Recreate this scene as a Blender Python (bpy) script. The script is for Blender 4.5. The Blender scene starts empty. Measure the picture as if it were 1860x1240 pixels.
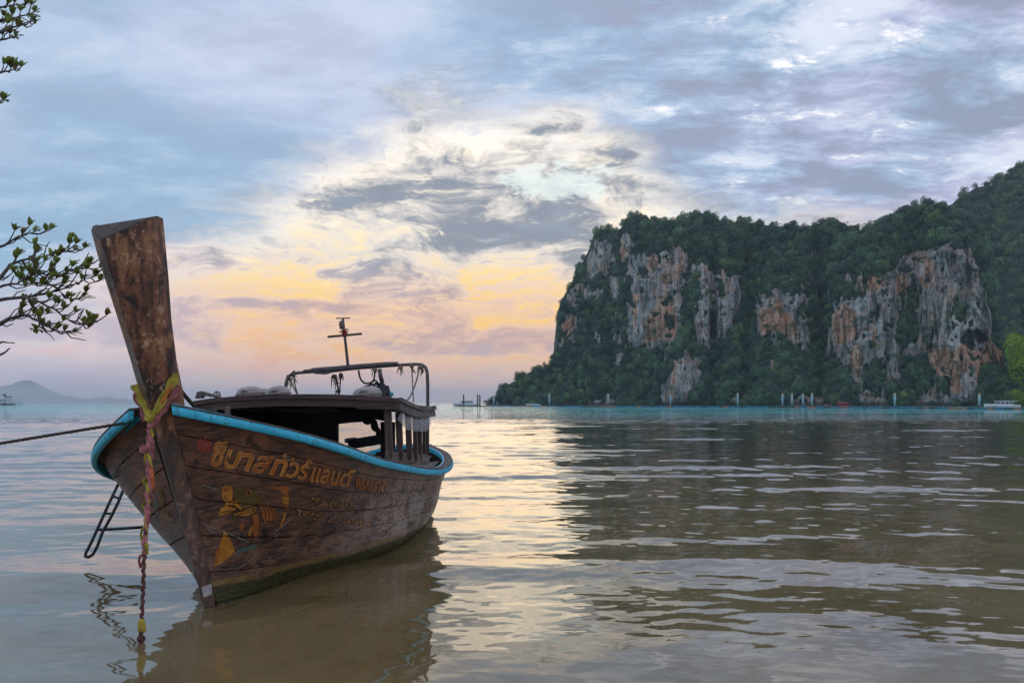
import bpy, bmesh, math, random
import numpy as np
from mathutils import Vector, Matrix
from mathutils.bvhtree import BVHTree

random.seed(7)
rng = np.random.default_rng(11)
scene = bpy.context.scene
COL = scene.collection
F, CX, HY, EYE = 1447.0, 930.0, 731.0, 1.6      # focal length in photo pixels, centre column, horizon row, eye height

# ------------------------------------------------------------------ camera, exposure
cam_data = bpy.data.cameras.new('camera')
cam_data.lens = 28.0
cam_data.sensor_width = 36.0
cam_data.shift_y = (HY - 620.0) / 1860.0
cam_data.clip_start = 0.05
cam_data.clip_end = 60000.0
cam = bpy.data.objects.new('camera', cam_data)
cam.location = (0, 0, EYE)
cam.rotation_euler = (math.radians(90), 0, 0)
COL.objects.link(cam)
scene.camera = cam
scene.view_settings.view_transform = 'Standard'
scene.view_settings.look = 'None'
scene.view_settings.gamma = 1.0
scene.view_settings.exposure = 0.68
scene.view_settings.use_curve_mapping = False
scene.cycles.max_bounces = 8
scene.cycles.transparent_max_bounces = 16
scene.cycles.volume_bounces = 1


def lin(r, g, b):
    def c(v):
        v /= 255.0
        return v / 12.92 if v <= 0.04045 else ((v + 0.055) / 1.055) ** 2.4
    return (c(r), c(g), c(b), 1.0)


# ------------------------------------------------------------------ node helpers
class S:
    """A node socket with arithmetic."""
    def __init__(s, g, sock):
        s.g, s.s = g, sock

    def _m(s, op, a, b=None, c=None, clamp=False):
        n = s.g.t.nodes.new('ShaderNodeMath')
        n.operation = op
        n.use_clamp = clamp
        for i, v in enumerate((a, b, c)):
            if v is not None:
                s.g.put(n.inputs[i], v)
        return S(s.g, n.outputs[0])

    def __add__(s, o): return s._m('ADD', s, o)
    __radd__ = __add__
    def __sub__(s, o): return s._m('SUBTRACT', s, o)
    def __rsub__(s, o): return s._m('SUBTRACT', o, s)
    def __mul__(s, o): return s._m('MULTIPLY', s, o)
    __rmul__ = __mul__
    def __truediv__(s, o): return s._m('DIVIDE', s, o)
    def __pow__(s, o): return s._m('POWER', s, o)
    def max(s, o): return s._m('MAXIMUM', s, o)
    def min(s, o): return s._m('MINIMUM', s, o)
    def abs(s): return s._m('ABSOLUTE', s)
    def asin(s): return s._m('ARCSINE', s)
    def exp(s): return s._m('EXPONENT', s)
    def clamp(s): return s._m('ADD', s, 0.0, clamp=True)


class G:
    def __init__(s, tree):
        s.t = tree
        tree.nodes.clear()

    def put(s, sock, v):
        if isinstance(v, S):
            s.t.links.new(v.s, sock)
        elif isinstance(v, bpy.types.NodeSocket):
            s.t.links.new(v, sock)
        else:
            if hasattr(sock.default_value, '__len__') and hasattr(v, '__len__') and len(sock.default_value) == 4 and len(v) == 3:
                v = tuple(v) + (1.0,)
            sock.default_value = v

    def node(s, typ, ins=None, **props):
        n = s.t.nodes.new(typ)
        for k, v in props.items():
            setattr(n, k, v)
        for k, v in (ins or {}).items():
            s.put(n.inputs[k], v)
        return n

    def math(s, op, a, b=None):
        n = s.node('ShaderNodeMath', operation=op)
        s.put(n.inputs[0], a)
        if b is not None:
            s.put(n.inputs[1], b)
        return S(s, n.outputs[0])

    def sep(s, v):
        n = s.node('ShaderNodeSeparateXYZ', {0: v})
        return [S(s, o) for o in n.outputs]

    def vec(s, x=0.0, y=0.0, z=0.0):
        return S(s, s.node('ShaderNodeCombineXYZ', {0: x, 1: y, 2: z}).outputs[0])

    def vmath(s, op, a, b=None, scale=None):
        n = s.node('ShaderNodeVectorMath', operation=op)
        s.put(n.inputs[0], a)
        if b is not None:
            s.put(n.inputs[1], b)
        if scale is not None:
            s.put(n.inputs['Scale'], scale)
        return S(s, n.outputs[0])

    def noise(s, v, scale=1.0, detail=4.0, rough=0.55, dist=0.0, lac=2.0, color=False):
        n = s.node('ShaderNodeTexNoise', {'Vector': v, 'Scale': scale, 'Detail': detail, 'Roughness': rough, 'Distortion': dist, 'Lacunarity': lac})
        return S(s, n.outputs[1 if color else 0])

    def noise2(s, v, scale=1.0, detail=4.0, rough=0.55, color=False):
        n = s.node('ShaderNodeTexNoise', {'Vector': v, 'Scale': scale, 'Detail': detail, 'Roughness': rough}, noise_dimensions='2D')
        return S(s, n.outputs[1 if color else 0])

    def voronoi(s, v, scale=1.0, feature='F1', out='Distance'):
        n = s.node('ShaderNodeTexVoronoi', {'Vector': v, 'Scale': scale}, feature=feature)
        return S(s, n.outputs[out])

    def step(s, v, a, b, lo=0.0, hi=1.0):
        n = s.node('ShaderNodeMapRange', {0: v, 1: a, 2: b, 3: lo, 4: hi}, interpolation_type='SMOOTHSTEP')
        return S(s, n.outputs[0])

    def line(s, v, a, b, lo=0.0, hi=1.0):
        n = s.node('ShaderNodeMapRange', {0: v, 1: a, 2: b, 3: lo, 4: hi})
        return S(s, n.outputs[0])

    def mix(s, fac, a, b, mode='MIX'):
        n = s.node('ShaderNodeMix', data_type='RGBA', blend_type=mode)
        s.put(n.inputs[0], fac)
        s.put(n.inputs[6], a)
        s.put(n.inputs[7], b)
        return S(s, n.outputs[2])

    def ramp(s, v, stops):
        n = s.node('ShaderNodeValToRGB', {0: v})
        e = n.color_ramp.elements
        while len(e) < len(stops):
            e.new(0.5)
        for k, (p, c) in enumerate(stops):
            e[k].position = p
            e[k].color = c if len(c) == 4 else tuple(c) + (1.0,)
        return S(s, n.outputs[0])

    def curve(s, v, pts):
        n = s.node('ShaderNodeFloatCurve', {'Value': v})
        c = n.mapping.curves[0]
        while len(c.points) < len(pts):
            c.points.new(0.5, 0.5)
        for p, (x, y) in zip(c.points, pts):
            p.location = (x, y)
        n.mapping.update()
        return S(s, n.outputs[0])

    def attr(s, name):
        return S(s, s.node('ShaderNodeAttribute', attribute_name=name).outputs['Fac'])


# ------------------------------------------------------------------ world: cloudy dusk sky
def az_of(px):
    return math.atan((px - CX) / F)


def el_of(px, py):
    return math.atan((HY - py) / F * math.cos(az_of(px)))


SUN_AZ, SUN_EL = az_of(905), math.radians(7.0)
world = bpy.data.worlds.new('World')
scene.world = world
world.use_nodes = True


def build_sky():
    g = G(world.node_tree)
    d = S(g, g.node('ShaderNodeTexCoord').outputs['Generated'])
    x, y, z = g.sep(d)
    az = g.math('ARCTAN2', x, y)
    el = z.max(-0.2).min(1.0).asin()
    e = el.max(0.0)
    k = g.math('DIVIDE', 1.0, z.max(0.0) + 0.16)
    px, py = x * k, y * k                               # clouds lie on a flat deck overhead
    wr, wg_, wb = g.sep(g.noise2(g.vec(az, e * 2.4), 6.0, 3, 0.5, color=True))
    wx, wy = (wr - 0.5) * 0.12, (wg_ - 0.5) * 0.045
    ax, ey = az + wx, e + wy
    n_big = g.noise2(g.vec(px * 0.8 + wx * 2.0, py + wy * 4.0), 1.1, 3, 0.5)
    n_mid = g.noise2(g.vec(px * 0.85 + wx * 1.2 + 3.3, py * 1.5 + wy * 3.0), 2.8, 7, 0.66)
    n_fine = g.noise2(g.vec(px * 0.9 + 11.7, py * 1.5 + wy), 7.0, 6, 0.66)
    n_str = g.noise2(g.vec(ax + 1.3, ey * 4.2), 6.5, 7, 0.66)
    n_frag = g.noise2(g.vec(ax + 5.3, ey * 2.1 + 2.1), 10.5, 8, 0.70)
    n_bank = g.noise2(g.vec(ax + 8.4, ey * 2.7 + 0.6), 4.0, 4, 0.5)
    n_thin = g.noise2(g.vec(ax * 1.0 + 4.4, ey * 4.6 + 1.9), 15.0, 6, 0.68)
    un = g.line(az, -0.8, 0.8)

    # the cool cloud deck
    right = g.step(az, -0.16, 0.30)
    base = g.mix(g.step(n_big, 0.36, 0.60), lin(148, 172, 199), lin(182, 192, 216))
    teal = g.step(az, -0.06, -0.42) * g.step(e, 0.38, 0.15)
    base = g.mix(teal * 0.70, base, lin(130, 166, 192))
    lil = g.step(az, 0.10, 0.5) * g.step(wb, 0.36, 0.58)
    base = g.mix(lil * 0.75, base, lin(176, 174, 204))
    grey = g.step(n_mid, 0.54, 0.37) * (right * 0.72 + 0.28)
    base = g.mix(grey, base, g.mix(wb, lin(126, 142, 164), lin(152, 154, 178)))
    white = g.step(n_mid, 0.48, 0.68) * (right * 0.66 + 0.26)
    base = g.mix(white, base, lin(208, 215, 229))
    spark = g.step(n_fine, 0.55, 0.69) * g.step(n_mid, 0.50, 0.62) * (right * 0.9 + 0.08)
    base = g.mix(spark * 0.9, base, lin(250, 247, 248))

    # edge of the deck: below and right of it the low sun lights the broken cloud
    pts = [(-300, 590), (0, 560), (170, 500), (285, 440), (390, 402), (470, 362), (560, 296), (650, 236), (790, 196), (960, 200), (1110, 216),
           (1180, 290), (1260, 366), (1400, 398), (1560, 418), (1860, 455), (2300, 480)]
    cpts = [((az_of(p) + 0.8) / 1.6, el_of(p, q)) for p, q in pts]
    edge = g.curve(un, [(0.0, cpts[0][1])] + cpts + [(1.0, cpts[-1][1])])
    wob = (n_frag - 0.5) * 0.17 + (n_fine - 0.5) * 0.04 + (n_bank - 0.5) * 0.10
    depth = edge - e + wob
    litm = g.step(depth, -0.045, 0.050)
    rim = g.step(depth, -0.010, 0.016) * g.step(depth, 0.060, 0.02)

    # light behind the broken cloud, by height and by bearing from the sun
    def st(py_, c):
        return (math.atan((HY - py_) / F) / 0.5, lin(*c))
    warm = g.ramp(e / 0.5, [st(731, (202, 172, 176)), st(700, (214, 172, 164)), st(660, (232, 172, 132)), st(615, (236, 180, 116)),
                            st(560, (241, 196, 118)), st(500, (243, 212, 148)), st(430, (243, 224, 186)), st(330, (244, 232, 212)), st(240, (246, 238, 226))])
    pale = g.ramp(e / 0.5, [st(731, (188, 178, 194)), st(680, (198, 182, 192)), st(640, (226, 188, 182)), st(600, (242, 206, 186)),
                            st(540, (214, 198, 202)), st(480, (226, 212, 208)), st(420, (214, 210, 218)), st(300, (200, 205, 218))])
    toward = g.step(az, az_of(40), az_of(560)) * g.step(az, az_of(1900), az_of(1250))
    lit = g.mix(toward, pale, warm)
    glow = g.step((az - az_of(930)).abs(), 0.30, 0.02) * g.step((e - el_of(905, 590)).abs(), 0.105, 0.0)
    lit = g.mix(glow * 0.7, lit, lin(247, 200, 104))
    low = g.step(e, el_of(930, 440), el_of(930, 590))

    # broken cloud in front of it: thin edges catch the light, thick middles are grey
    thr = g.curve(e / 0.5, [(math.atan((HY - q) / F) / 0.5, v) for q, v in ((731, .47), (690, .45), (650, .485), (610, .42), (572, .435), (532, .490), (480, .475), (440, .425), (395, .425),
                                                                            (335, .435), (262, .462), (205, .44), (100, .43))])
    cov = n_frag * 0.40 + n_bank * 0.22 + n_str * 0.38 - thr - glow * 0.022
    cmask = g.step(cov, -0.030, 0.040)
    thick = g.step(cov, 0.005, 0.135)
    thin_c = g.mix(low, lin(222, 214, 206), lin(230, 190, 160))
    thick_c = g.mix(low, lin(128, 136, 150), lin(190, 158, 152))
    ccol = g.mix(thick, thin_c, thick_c)
    ccol = g.mix(toward, g.mix(thick, lin(214, 198, 202), lin(184, 174, 190)), ccol)
    lit = g.mix(cmask * 0.94, lit, ccol)
    # thin streaks drawn over everything
    lit = g.mix(g.step(n_thin, 0.44, 0.60) * 0.70 * g.step(e, 0.01, 0.05), lit, ccol)
    lit = g.mix(g.step(n_thin, 0.42, 0.30) * 0.6 * toward * g.step(e, 0.03, 0.07), lit, g.mix(low, lin(250, 238, 214), lin(246, 204, 128)))
    # ragged dark scraps
    ragm = g.step(n_str, 0.60, 0.66) * g.step(n_frag, 0.44, 0.54) * g.step(e, el_of(930, 728), el_of(930, 670))
    lit = g.mix(ragm * 0.72, lit, g.mix(low, lin(140, 150, 166), lin(184, 160, 166)))
    lit = g.mix(rim * (0.06 + 0.28 * toward), lit, lin(255, 248, 236))

    # a hole with clear sky in it
    nish = g.node('ShaderNodeTexSky', sky_type='NISHITA', sun_disc=False, sun_elevation=SUN_EL, sun_rotation=SUN_AZ, altitude=0.0,
                  air_density=1.0, dust_density=1.5, ozone_density=1.5)
    clear = g.mix(0.8, g.mix(1.0, S(g, nish.outputs[0]), (0.10, 0.10, 0.10, 1), 'MULTIPLY'), lin(178, 216, 230))
    hx = (az - az_of(1015)) * 15.0
    hy = (e - el_of(1015, 332)) * 44.0
    hole = g.step(hx * hx + hy * hy + (n_frag - 0.5) * 7.0, 1.2, 0.3)
    lit = g.mix(hole * 0.6, lit, clear)

    sky = g.mix(litm, base, lit)
    # haze bank on the horizon
    bank = g.step(e + (n_frag - 0.5) * 0.045, 0.060, 0.028)
    sky = g.mix(bank * (0.60 - toward * 0.34), sky, g.mix(toward, lin(180, 170, 188), lin(214, 178, 170)))
    # below the horizon: the far sea
    sky = g.mix(g.step(el, 0.0, -0.004), sky, lin(120, 132, 138))
    bg = g.node('ShaderNodeBackground', {'Color': sky, 'Strength': 0.80})
    out = g.node('ShaderNodeOutputWorld')
    g.t.links.new(bg.outputs[0], out.inputs[0])


build_sky()
world.cycles.sampling_method = 'MANUAL'
world.cycles.sample_map_resolution = 1024

sun_data = bpy.data.lights.new('sun', 'SUN')
sun_data.energy = 0.045
sun_data.angle = math.radians(16)
sun_data.color = (1.0, 0.80, 0.52)
sun = bpy.data.objects.new('sun', sun_data)
sd = Vector((math.sin(SUN_AZ) * math.cos(SUN_EL), math.cos(SUN_AZ) * math.cos(SUN_EL), math.sin(SUN_EL)))
sun.rotation_euler = sd.to_track_quat('Z', 'Y').to_euler()
COL.objects.link(sun)

# ------------------------------------------------------------------ geometry helpers
def unproj(px, py, d):
    """World point seen at a photo pixel, d metres away."""
    return Vector(((px - CX) / F * d, d, EYE - (py - HY) / F * d))


def on_water(px, py):
    return unproj(px, py, EYE * F / (py - HY))


class MB:
    """Collects geometry; build() links it as one mesh object."""
    def __init__(s):
        s.v, s.f = [], []

    def add(s, vs, fs):
        o = len(s.v)
        s.v += [tuple(p) for p in vs]
        s.f += [tuple(i + o for i in q) for q in fs]
        return s

    def box(s, c, size, rot=None, taper=1.0):
        hx, hy, hz = (k / 2 for k in size)
        vs = [Vector((sx * hx * (taper if sz > 0 else 1), sy * hy * (taper if sz > 0 else 1), sz * hz)) for sz in (-1, 1) for sx, sy in ((-1, -1), (1, -1), (1, 1), (-1, 1))]
        if rot is not None:
            vs = [rot @ p for p in vs]
        c = Vector(c)
        return s.add([p + c for p in vs], [(3, 2, 1, 0), (4, 5, 6, 7), (0, 1, 5, 4), (1, 2, 6, 5), (2, 3, 7, 6), (3, 0, 4, 7)])

    def beam(s, a, b, w, h, up=(0, 0, 1)):
        """A squared bar from a to b."""
        a, b = Vector(a), Vector(b)
        d = (b - a).normalized()
        x = d.cross(Vector(up))
        if x.length < 1e-4:
            x = d.cross(Vector((1, 0, 0)))
        x.normalize()
        z = x.cross(d)
        vs = [p + x * (i * w / 2) + z * (j * h / 2) for p in (a, b) for i, j in ((-1, -1), (1, -1), (1, 1), (-1, 1))]
        return s.add(vs, [(3, 2, 1, 0), (4, 5, 6, 7), (0, 1, 5, 4), (1, 2, 6, 5), (2, 3, 7, 6), (3, 0, 4, 7)])

    def rings(s, rings, closed=True, caps=True):
        n, m = len(rings[0]), len(rings)
        vs = [p for r in rings for p in r]
        fs = []
        for i in range(m - 1):
            for j in range(n if closed else n - 1):
                k = (j + 1) % n
                fs.append((i * n + j, i * n + k, (i + 1) * n + k, (i + 1) * n + j))
        if caps and closed:
            fs.append(tuple(reversed(range(n))))
            fs.append(tuple((m - 1) * n + j for j in range(n)))
        return s.add(vs, fs)

    def tube(s, pts, r, seg=8, flat=1.0):
        pts = [Vector(p) for p in pts]
        n = len(pts)
        rr = [r] * n if isinstance(r, (int, float)) else list(r)
        rings = []
        prev = None
        for i, p in enumerate(pts):
            d = (pts[min(i + 1, n - 1)] - pts[max(i - 1, 0)])
            d = d.normalized() if d.length > 1e-9 else Vector((0, 0, 1))
            x = prev - d * prev.dot(d) if prev is not None else d.cross(Vector((0.13, 0.31, 0.94)))
            if x.length < 1e-5:
                x = d.cross(Vector((1, 0, 0)))
            x.normalize()
            prev = x
            y = d.cross(x)
            rings.append([p + (x * math.cos(t) + y * math.sin(t) * flat) * rr[i] for t in (2 * math.pi * k / seg for k in range(seg))])
        return s.rings(rings)

    def lathe(s, prof, c=(0, 0, 0), seg=14, rot=None, sy=1.0):
        c = Vector(c)
        rings = []
        for r, z in prof:
            ring = [Vector((r * math.cos(t), r * sy * math.sin(t), z)) for t in (2 * math.pi * k / seg for k in range(seg))]
            rings.append([(rot @ p if rot is not None else p) + c for p in ring])
        return s.rings(rings)

    def grid(s, P):
        m, n = len(P), len(P[0])
        return s.add([p for r in P for p in r], [(i * n + j, i * n + j + 1, (i + 1) * n + j + 1, (i + 1) * n + j) for i in range(m - 1) for j in range(n - 1)])

    def build(s, name, mat, parent=None, smooth=False):
        me = bpy.data.meshes.new(name)
        me.from_pydata(s.v, [], s.f)
        me.update()
        return link(name, me, mat, parent, smooth)


def link(name, me, mat, parent=None, smooth=False):
    if mat is not None and not me.materials:
        me.materials.append(mat)
    if smooth:
        me.polygons.foreach_set('use_smooth', [True] * len(me.polygons))
    o = bpy.data.objects.new(name, me)
    COL.objects.link(o)
    if parent is not None:
        o.parent = parent
    return o


def np_mesh(name, V, Q):
    """A mesh from numpy vertex and quad (or triangle) arrays."""
    V = np.asarray(V, np.float32)
    Q = np.asarray(Q, np.int32)
    me = bpy.data.meshes.new(name)
    me.vertices.add(len(V))
    me.vertices.foreach_set('co', V.ravel())
    k = Q.shape[1]
    me.loops.add(Q.size)
    me.loops.foreach_set('vertex_index', Q.ravel())
    me.polygons.add(len(Q))
    me.polygons.foreach_set('loop_start', np.arange(0, Q.size, k, dtype=np.int32))
    me.update(calc_edges=True)
    me.validate()
    return me


def tag(o, label, cat, group=None, kind=None):
    o['label'] = label
    o['category'] = cat
    if group:
        o['group'] = group
    if kind:
        o['kind'] = kind
    return o


def structure(o):
    o['kind'] = 'structure'
    return o


def empty(name, loc=(0, 0, 0), rot=(0, 0, 0), parent=None):
    o = bpy.data.objects.new(name, None)
    o.empty_display_size = 0.2
    o.location = loc
    o.rotation_euler = rot
    COL.objects.link(o)
    if parent is not None:
        o.parent = parent
    return o


def spl(xs, ys, x):
    """Natural cubic spline."""
    xs, ys = np.asarray(xs, float), np.asarray(ys, float)
    x = np.asarray(x, float)
    n = len(xs)
    h = np.diff(xs)
    A = np.zeros((n, n))
    r = np.zeros(n)
    A[0, 0] = A[-1, -1] = 1
    for i in range(1, n - 1):
        A[i, i - 1], A[i, i], A[i, i + 1] = h[i - 1], 2 * (h[i - 1] + h[i]), h[i]
        r[i] = 6 * ((ys[i + 1] - ys[i]) / h[i] - (ys[i] - ys[i - 1]) / h[i - 1])
    m = np.linalg.solve(A, r)
    k = np.clip(np.searchsorted(xs, x) - 1, 0, n - 2)
    t, hh = x - xs[k], h[k]
    return ys[k] + ((ys[k + 1] - ys[k]) / hh - hh * (2 * m[k] + m[k + 1]) / 6) * t + m[k] / 2 * t * t + (m[k + 1] - m[k]) / (6 * hh) * t ** 3


def vnoise(nx, ny, cx, cy, seed, octaves=3, rough=0.5):
    """Smooth value noise on an ny x nx raster, cell size cx by cy at the first octave; about -1..1."""
    r = np.random.default_rng(seed)
    out = np.zeros((ny, nx))
    amp, tot = 1.0, 0.0
    for _ in range(octaves):
        gx, gy = int(nx / cx) + 3, int(ny / cy) + 3
        t = r.uniform(-1, 1, (gy, gx))
        X, Y = np.arange(nx) / cx, np.arange(ny) / cy
        xi, yi = X.astype(int), Y.astype(int)
        fx, fy = X - xi, Y - yi
        fx, fy = fx * fx * (3 - 2 * fx), fy * fy * (3 - 2 * fy)
        a = t[yi][:, xi] * (1 - fx) + t[yi][:, xi + 1] * fx
        b = t[yi + 1][:, xi] * (1 - fx) + t[yi + 1][:, xi + 1] * fx
        out += amp * (a * (1 - fy)[:, None] + b * fy[:, None])
        tot += amp
        amp *= rough
        cx, cy = max(cx / 2, 1), max(cy / 2, 1)
    return out / tot


def blur(a, rx, ry, times=2):
    for _ in range(times):
        for axis, r in ((1, rx), (0, ry)):
            if r < 1:
                continue
            p = np.pad(a, [(r + 1, r) if k == axis else (0, 0) for k in range(2)], mode='edge')
            c = np.cumsum(p, axis=axis)
            n = a.shape[axis]
            sl = lambda lo: c[lo:lo + n] if axis == 0 else c[:, lo:lo + n]
            a = (sl(2 * r + 1) - sl(0)) / (2 * r + 1)
    return a


# ------------------------------------------------------------------ materials
def material(name, fn):
    m = bpy.data.materials.new(name)
    m.use_nodes = True
    g = G(m.node_tree)
    out = g.node('ShaderNodeOutputMaterial')
    sh = fn(g)
    g.t.links.new(sh, out.inputs[0])
    return m


def principled(g, color, rough=0.6, **kw):
    ins = {'Base Color': color, 'Roughness': rough}
    ins.update(kw)
    return g.node('ShaderNodeBsdfPrincipled', ins).outputs[0]


def obj_co(g):
    return S(g, g.node('ShaderNodeTexCoord').outputs['Object'])


def pos(g):
    return S(g, g.node('ShaderNodeNewGeometry').outputs['Position'])


def bump(g, h, dist=0.01, strength=1.0):
    return S(g, g.node('ShaderNodeBump', {'Height': h, 'Distance': dist, 'Strength': strength}).outputs[0])


def simple(name, col, rough=0.6, var=0.25, scale=8.0, metal=0.0, dirt=None, bumpd=0.0):
    """A plain paint, metal, cloth or plastic with uneven tone and grime."""
    def fn(g):
        o = obj_co(g)
        n = g.noise(o, scale, 5, 0.6)
        dark = tuple(c * (1 - var) for c in col[:3]) + (1,)
        lite = tuple(min(1, c * (1 + var)) for c in col[:3]) + (1,)
        c = g.mix(g.step(n, 0.3, 0.7), dark, lite)
        if dirt is not None:
            c = g.mix(g.step(g.noise(o, scale * 2.3, 6, 0.65), 0.52, 0.7) * 0.7, c, dirt)
        kw = {'Metallic': metal}
        if bumpd:
            kw['Normal'] = bump(g, g.noise(o, scale * 6, 4, 0.6), bumpd)
        return principled(g, c, g.line(n, 0.2, 0.8, max(0.05, rough - 0.12), min(1.0, rough + 0.12)), **kw)
    return material(name, fn)


def wood(name, dark, lite, along=1, scale=1.0, wear=None, rough=0.7, wear_amt=0.5):
    """Weathered wood with grain along one object axis (0 x, 1 y, 2 z)."""
    def fn(g):
        o = obj_co(g)
        c = g.sep(o)
        st = [c[k] * (0.9 if k == along else 11.0) for k in range(3)]
        gr = g.noise(g.vec(*st), 2.2 * scale, 6, 0.65, 0.6)
        bl = g.noise(o, 3.0 * scale, 5, 0.6)
        col = g.mix(g.step(gr, 0.32, 0.68), dark, lite)
        if wear is not None:
            col = g.mix(g.step(bl + (gr - 0.5) * 0.6, 0.52, 0.72) * wear_amt, col, wear)
        nrm = bump(g, gr + bl * 0.5, 0.006)
        return principled(g, col, g.line(bl, 0.3, 0.7, rough - 0.12, rough + 0.12), Normal=nrm)
    return material(name, fn)


# ------------------------------------------------------------------ water
def build_water():
    near = np.concatenate([[-40.0, -12.0, -3.0, 0.5, 1.3], np.geomspace(1.9, 75.0, 760), np.geomspace(78.0, 14000.0, 90)])
    t = np.linspace(-1.05, 1.05, 620)
    Y = near[:, None] * np.ones_like(t)[None]
    wid = np.maximum(near, 0)[:, None] + 4.0
    X = t[None] * wid
    dy = np.gradient(near)[:, None]
    Z = np.zeros_like(X)
    r = np.random.default_rng(5)
    warp = 0.5 * np.sin(X * 0.31 + Y * 0.17 + 1.0) + 0.35 * np.sin(X * 0.73 - Y * 0.41)
    env = 0.86 + 0.26 * np.sin(X * 0.23 + 0.9 * np.sin(Y * 0.19) + 0.4) * np.sin(Y * 0.37 + X * 0.11)
    comps = []
    for i in range(34):                                  # long, nearly parallel swells
        lam = math.exp(r.uniform(math.log(1.1), math.log(3.6)))
        comps.append((lam, r.normal(-0.12, 0.11), r.uniform(0, 6.28), lam ** 0.9, 0.046))
    for i in range(72):                                  # short ripples from all over the bay
        lam = math.exp(r.uniform(math.log(0.10), math.log(0.85)))
        comps.append((lam, r.normal(-0.05, 0.55), r.uniform(0, 6.28), lam, 0.066))
    tot = {}
    for l, _, _, a, sl in comps:
        tot[sl] = tot.get(sl, 0) + (2 * math.pi * a / l) ** 2 / 2
    warp = 0.8 * np.sin(X * 0.31 + Y * 0.17 + 1.0) + 0.5 * np.sin(X * 0.73 - Y * 0.41) + 0.3 * np.sin(X * 1.7 + Y * 0.9)
    calm_s = 0.30 + 0.70 * np.clip((Y - 5.0) / 8.0, 0, 1)
    for lam, ang, ph, a, sl in comps:
        kx, ky = math.sin(ang) * 2 * math.pi / lam, math.cos(ang) * 2 * math.pi / lam
        fade = np.clip((lam - 2.6 * dy) / (1.6 * dy + 1e-6), 0, 1)
        k = sl / math.sqrt(tot[sl])
        Z += a * k * fade * np.sin(kx * X + ky * Y + ph + warp * (1.0 / math.sqrt(lam))) * (calm_s if lam < 1.0 else 1.0)
    calm = 0.18 + 0.82 * np.clip((Y - 3.0) / 5.0, 0, 1) + 0.30 * np.clip((Y - 9) / 12.0, 0, 1)
    left = 0.88 + 0.12 * np.clip((X + 3.0) / 5.0, 0, 1)
    Z *= env * calm * left
    Z *= np.clip((300 - Y) / 200, 0, 1)
    n, m = len(t), len(near)
    i = np.arange(m - 1)[:, None] * n + np.arange(n - 1)[None]
    Q = np.stack([i, i + 1, i + n + 1, i + n], -1).reshape(-1, 4)
    me = np_mesh('sea', np.stack([X, Y, Z], -1).reshape(-1, 3), Q)

    def fn(g):
        p = pos(g)
        x, y, z = g.sep(p)
        far = g.step(y, 8.0, 60.0)
        rough_water = g.noise(g.vec(x * 0.012, y * 0.03, 7.0), 1.0, 3, 0.5)
        vfar = g.step(y + (rough_water - 0.5) * 60.0, 48.0, 78.0)
        c1 = g.sep(g.noise(g.vec(x * 0.55, y * 1.5, 0.0), 2.1, 3, 0.6, color=True))
        c2 = g.sep(g.noise(g.vec(x * 0.30, y * 1.1, 4.0), 0.55, 3, 0.6, color=True))
        patch = g.noise(g.vec(x * 0.02, y * 0.05, 2.0), 1.0, 3, 0.5)
        amp = (0.050 + 0.060 * far + 1.5 * vfar) * g.line(patch, 0.3, 0.7, 0.30, 1.5)
        amp2 = (0.014 + 0.20 * far) * g.line(patch, 0.3, 0.7, 0.45, 1.35)
        c3 = g.sep(g.noise(g.vec(x * 0.6, y * 1.4, 9.0), 7.0, 3, 0.6, color=True))
        amp3 = g.step(y, 40.0, 8.0) * 0.035
        nx = (c1[0] - 0.5) * amp * 0.55 + (c2[0] - 0.5) * amp2 * 0.5
        ny = (c1[1] - 0.5) * amp * 2.0 + (c2[1] - 0.5) * amp2 * 2.0 + (c3[1] - 0.5) * amp3 * 2.0
        nrm = S(g, g.node('ShaderNodeNewGeometry').outputs['Normal'])
        nrm = g.vmath('NORMALIZE', g.vmath('ADD', nrm, g.vec(nx, ny, 0.0)))
        mott = g.noise(g.vec(x, y * 0.7, 0.0), 0.9, 5, 0.6)
        shallow = g.mix(g.step(mott, 0.3, 0.7), (0.165, 0.112, 0.042, 1), (0.245, 0.176, 0.080, 1))
        mid = g.mix(g.step(y, 7.0, 30.0), shallow, (0.088, 0.072, 0.046, 1))
        teal = g.mix(g.step(y + (patch - 0.5) * 30, 60.0, 150.0), mid, (0.010, 0.44, 0.42, 1))
        deep = g.mix(g.step(y, 500.0, 1500.0), teal, (0.03, 0.075, 0.095, 1))
        return principled(g, deep, 0.03, IOR=1.9, Normal=nrm)
    o = structure(link('sea', me, material('sea_water', fn), None, True))
    return o


build_water()

# ------------------------------------------------------------------ cliffs, hill and islands
RX0, RX1, RY0, RY1 = 880, 1980, 270, 750            # raster of the rock map, photo pixels
RNX, RNY = RX1 - RX0, RY1 - RY0


def poly_mask(polys):
    X, Y = np.meshgrid(np.arange(RX0, RX1) + 0.5, np.arange(RY0, RY1) + 0.5)
    out = np.zeros((RNY, RNX))
    for P in polys:
        ins = np.zeros((RNY, RNX), bool)
        n = len(P)
        for i in range(n):
            (x1, y1), (x2, y2) = P[i], P[(i + 1) % n]
            if y1 == y2:
                continue
            c = ((y1 > Y) != (y2 > Y)) & (X < (x2 - x1) * (Y - y1) / (y2 - y1) + x1)
            ins ^= c
        out[ins] = 1
    return out


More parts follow.
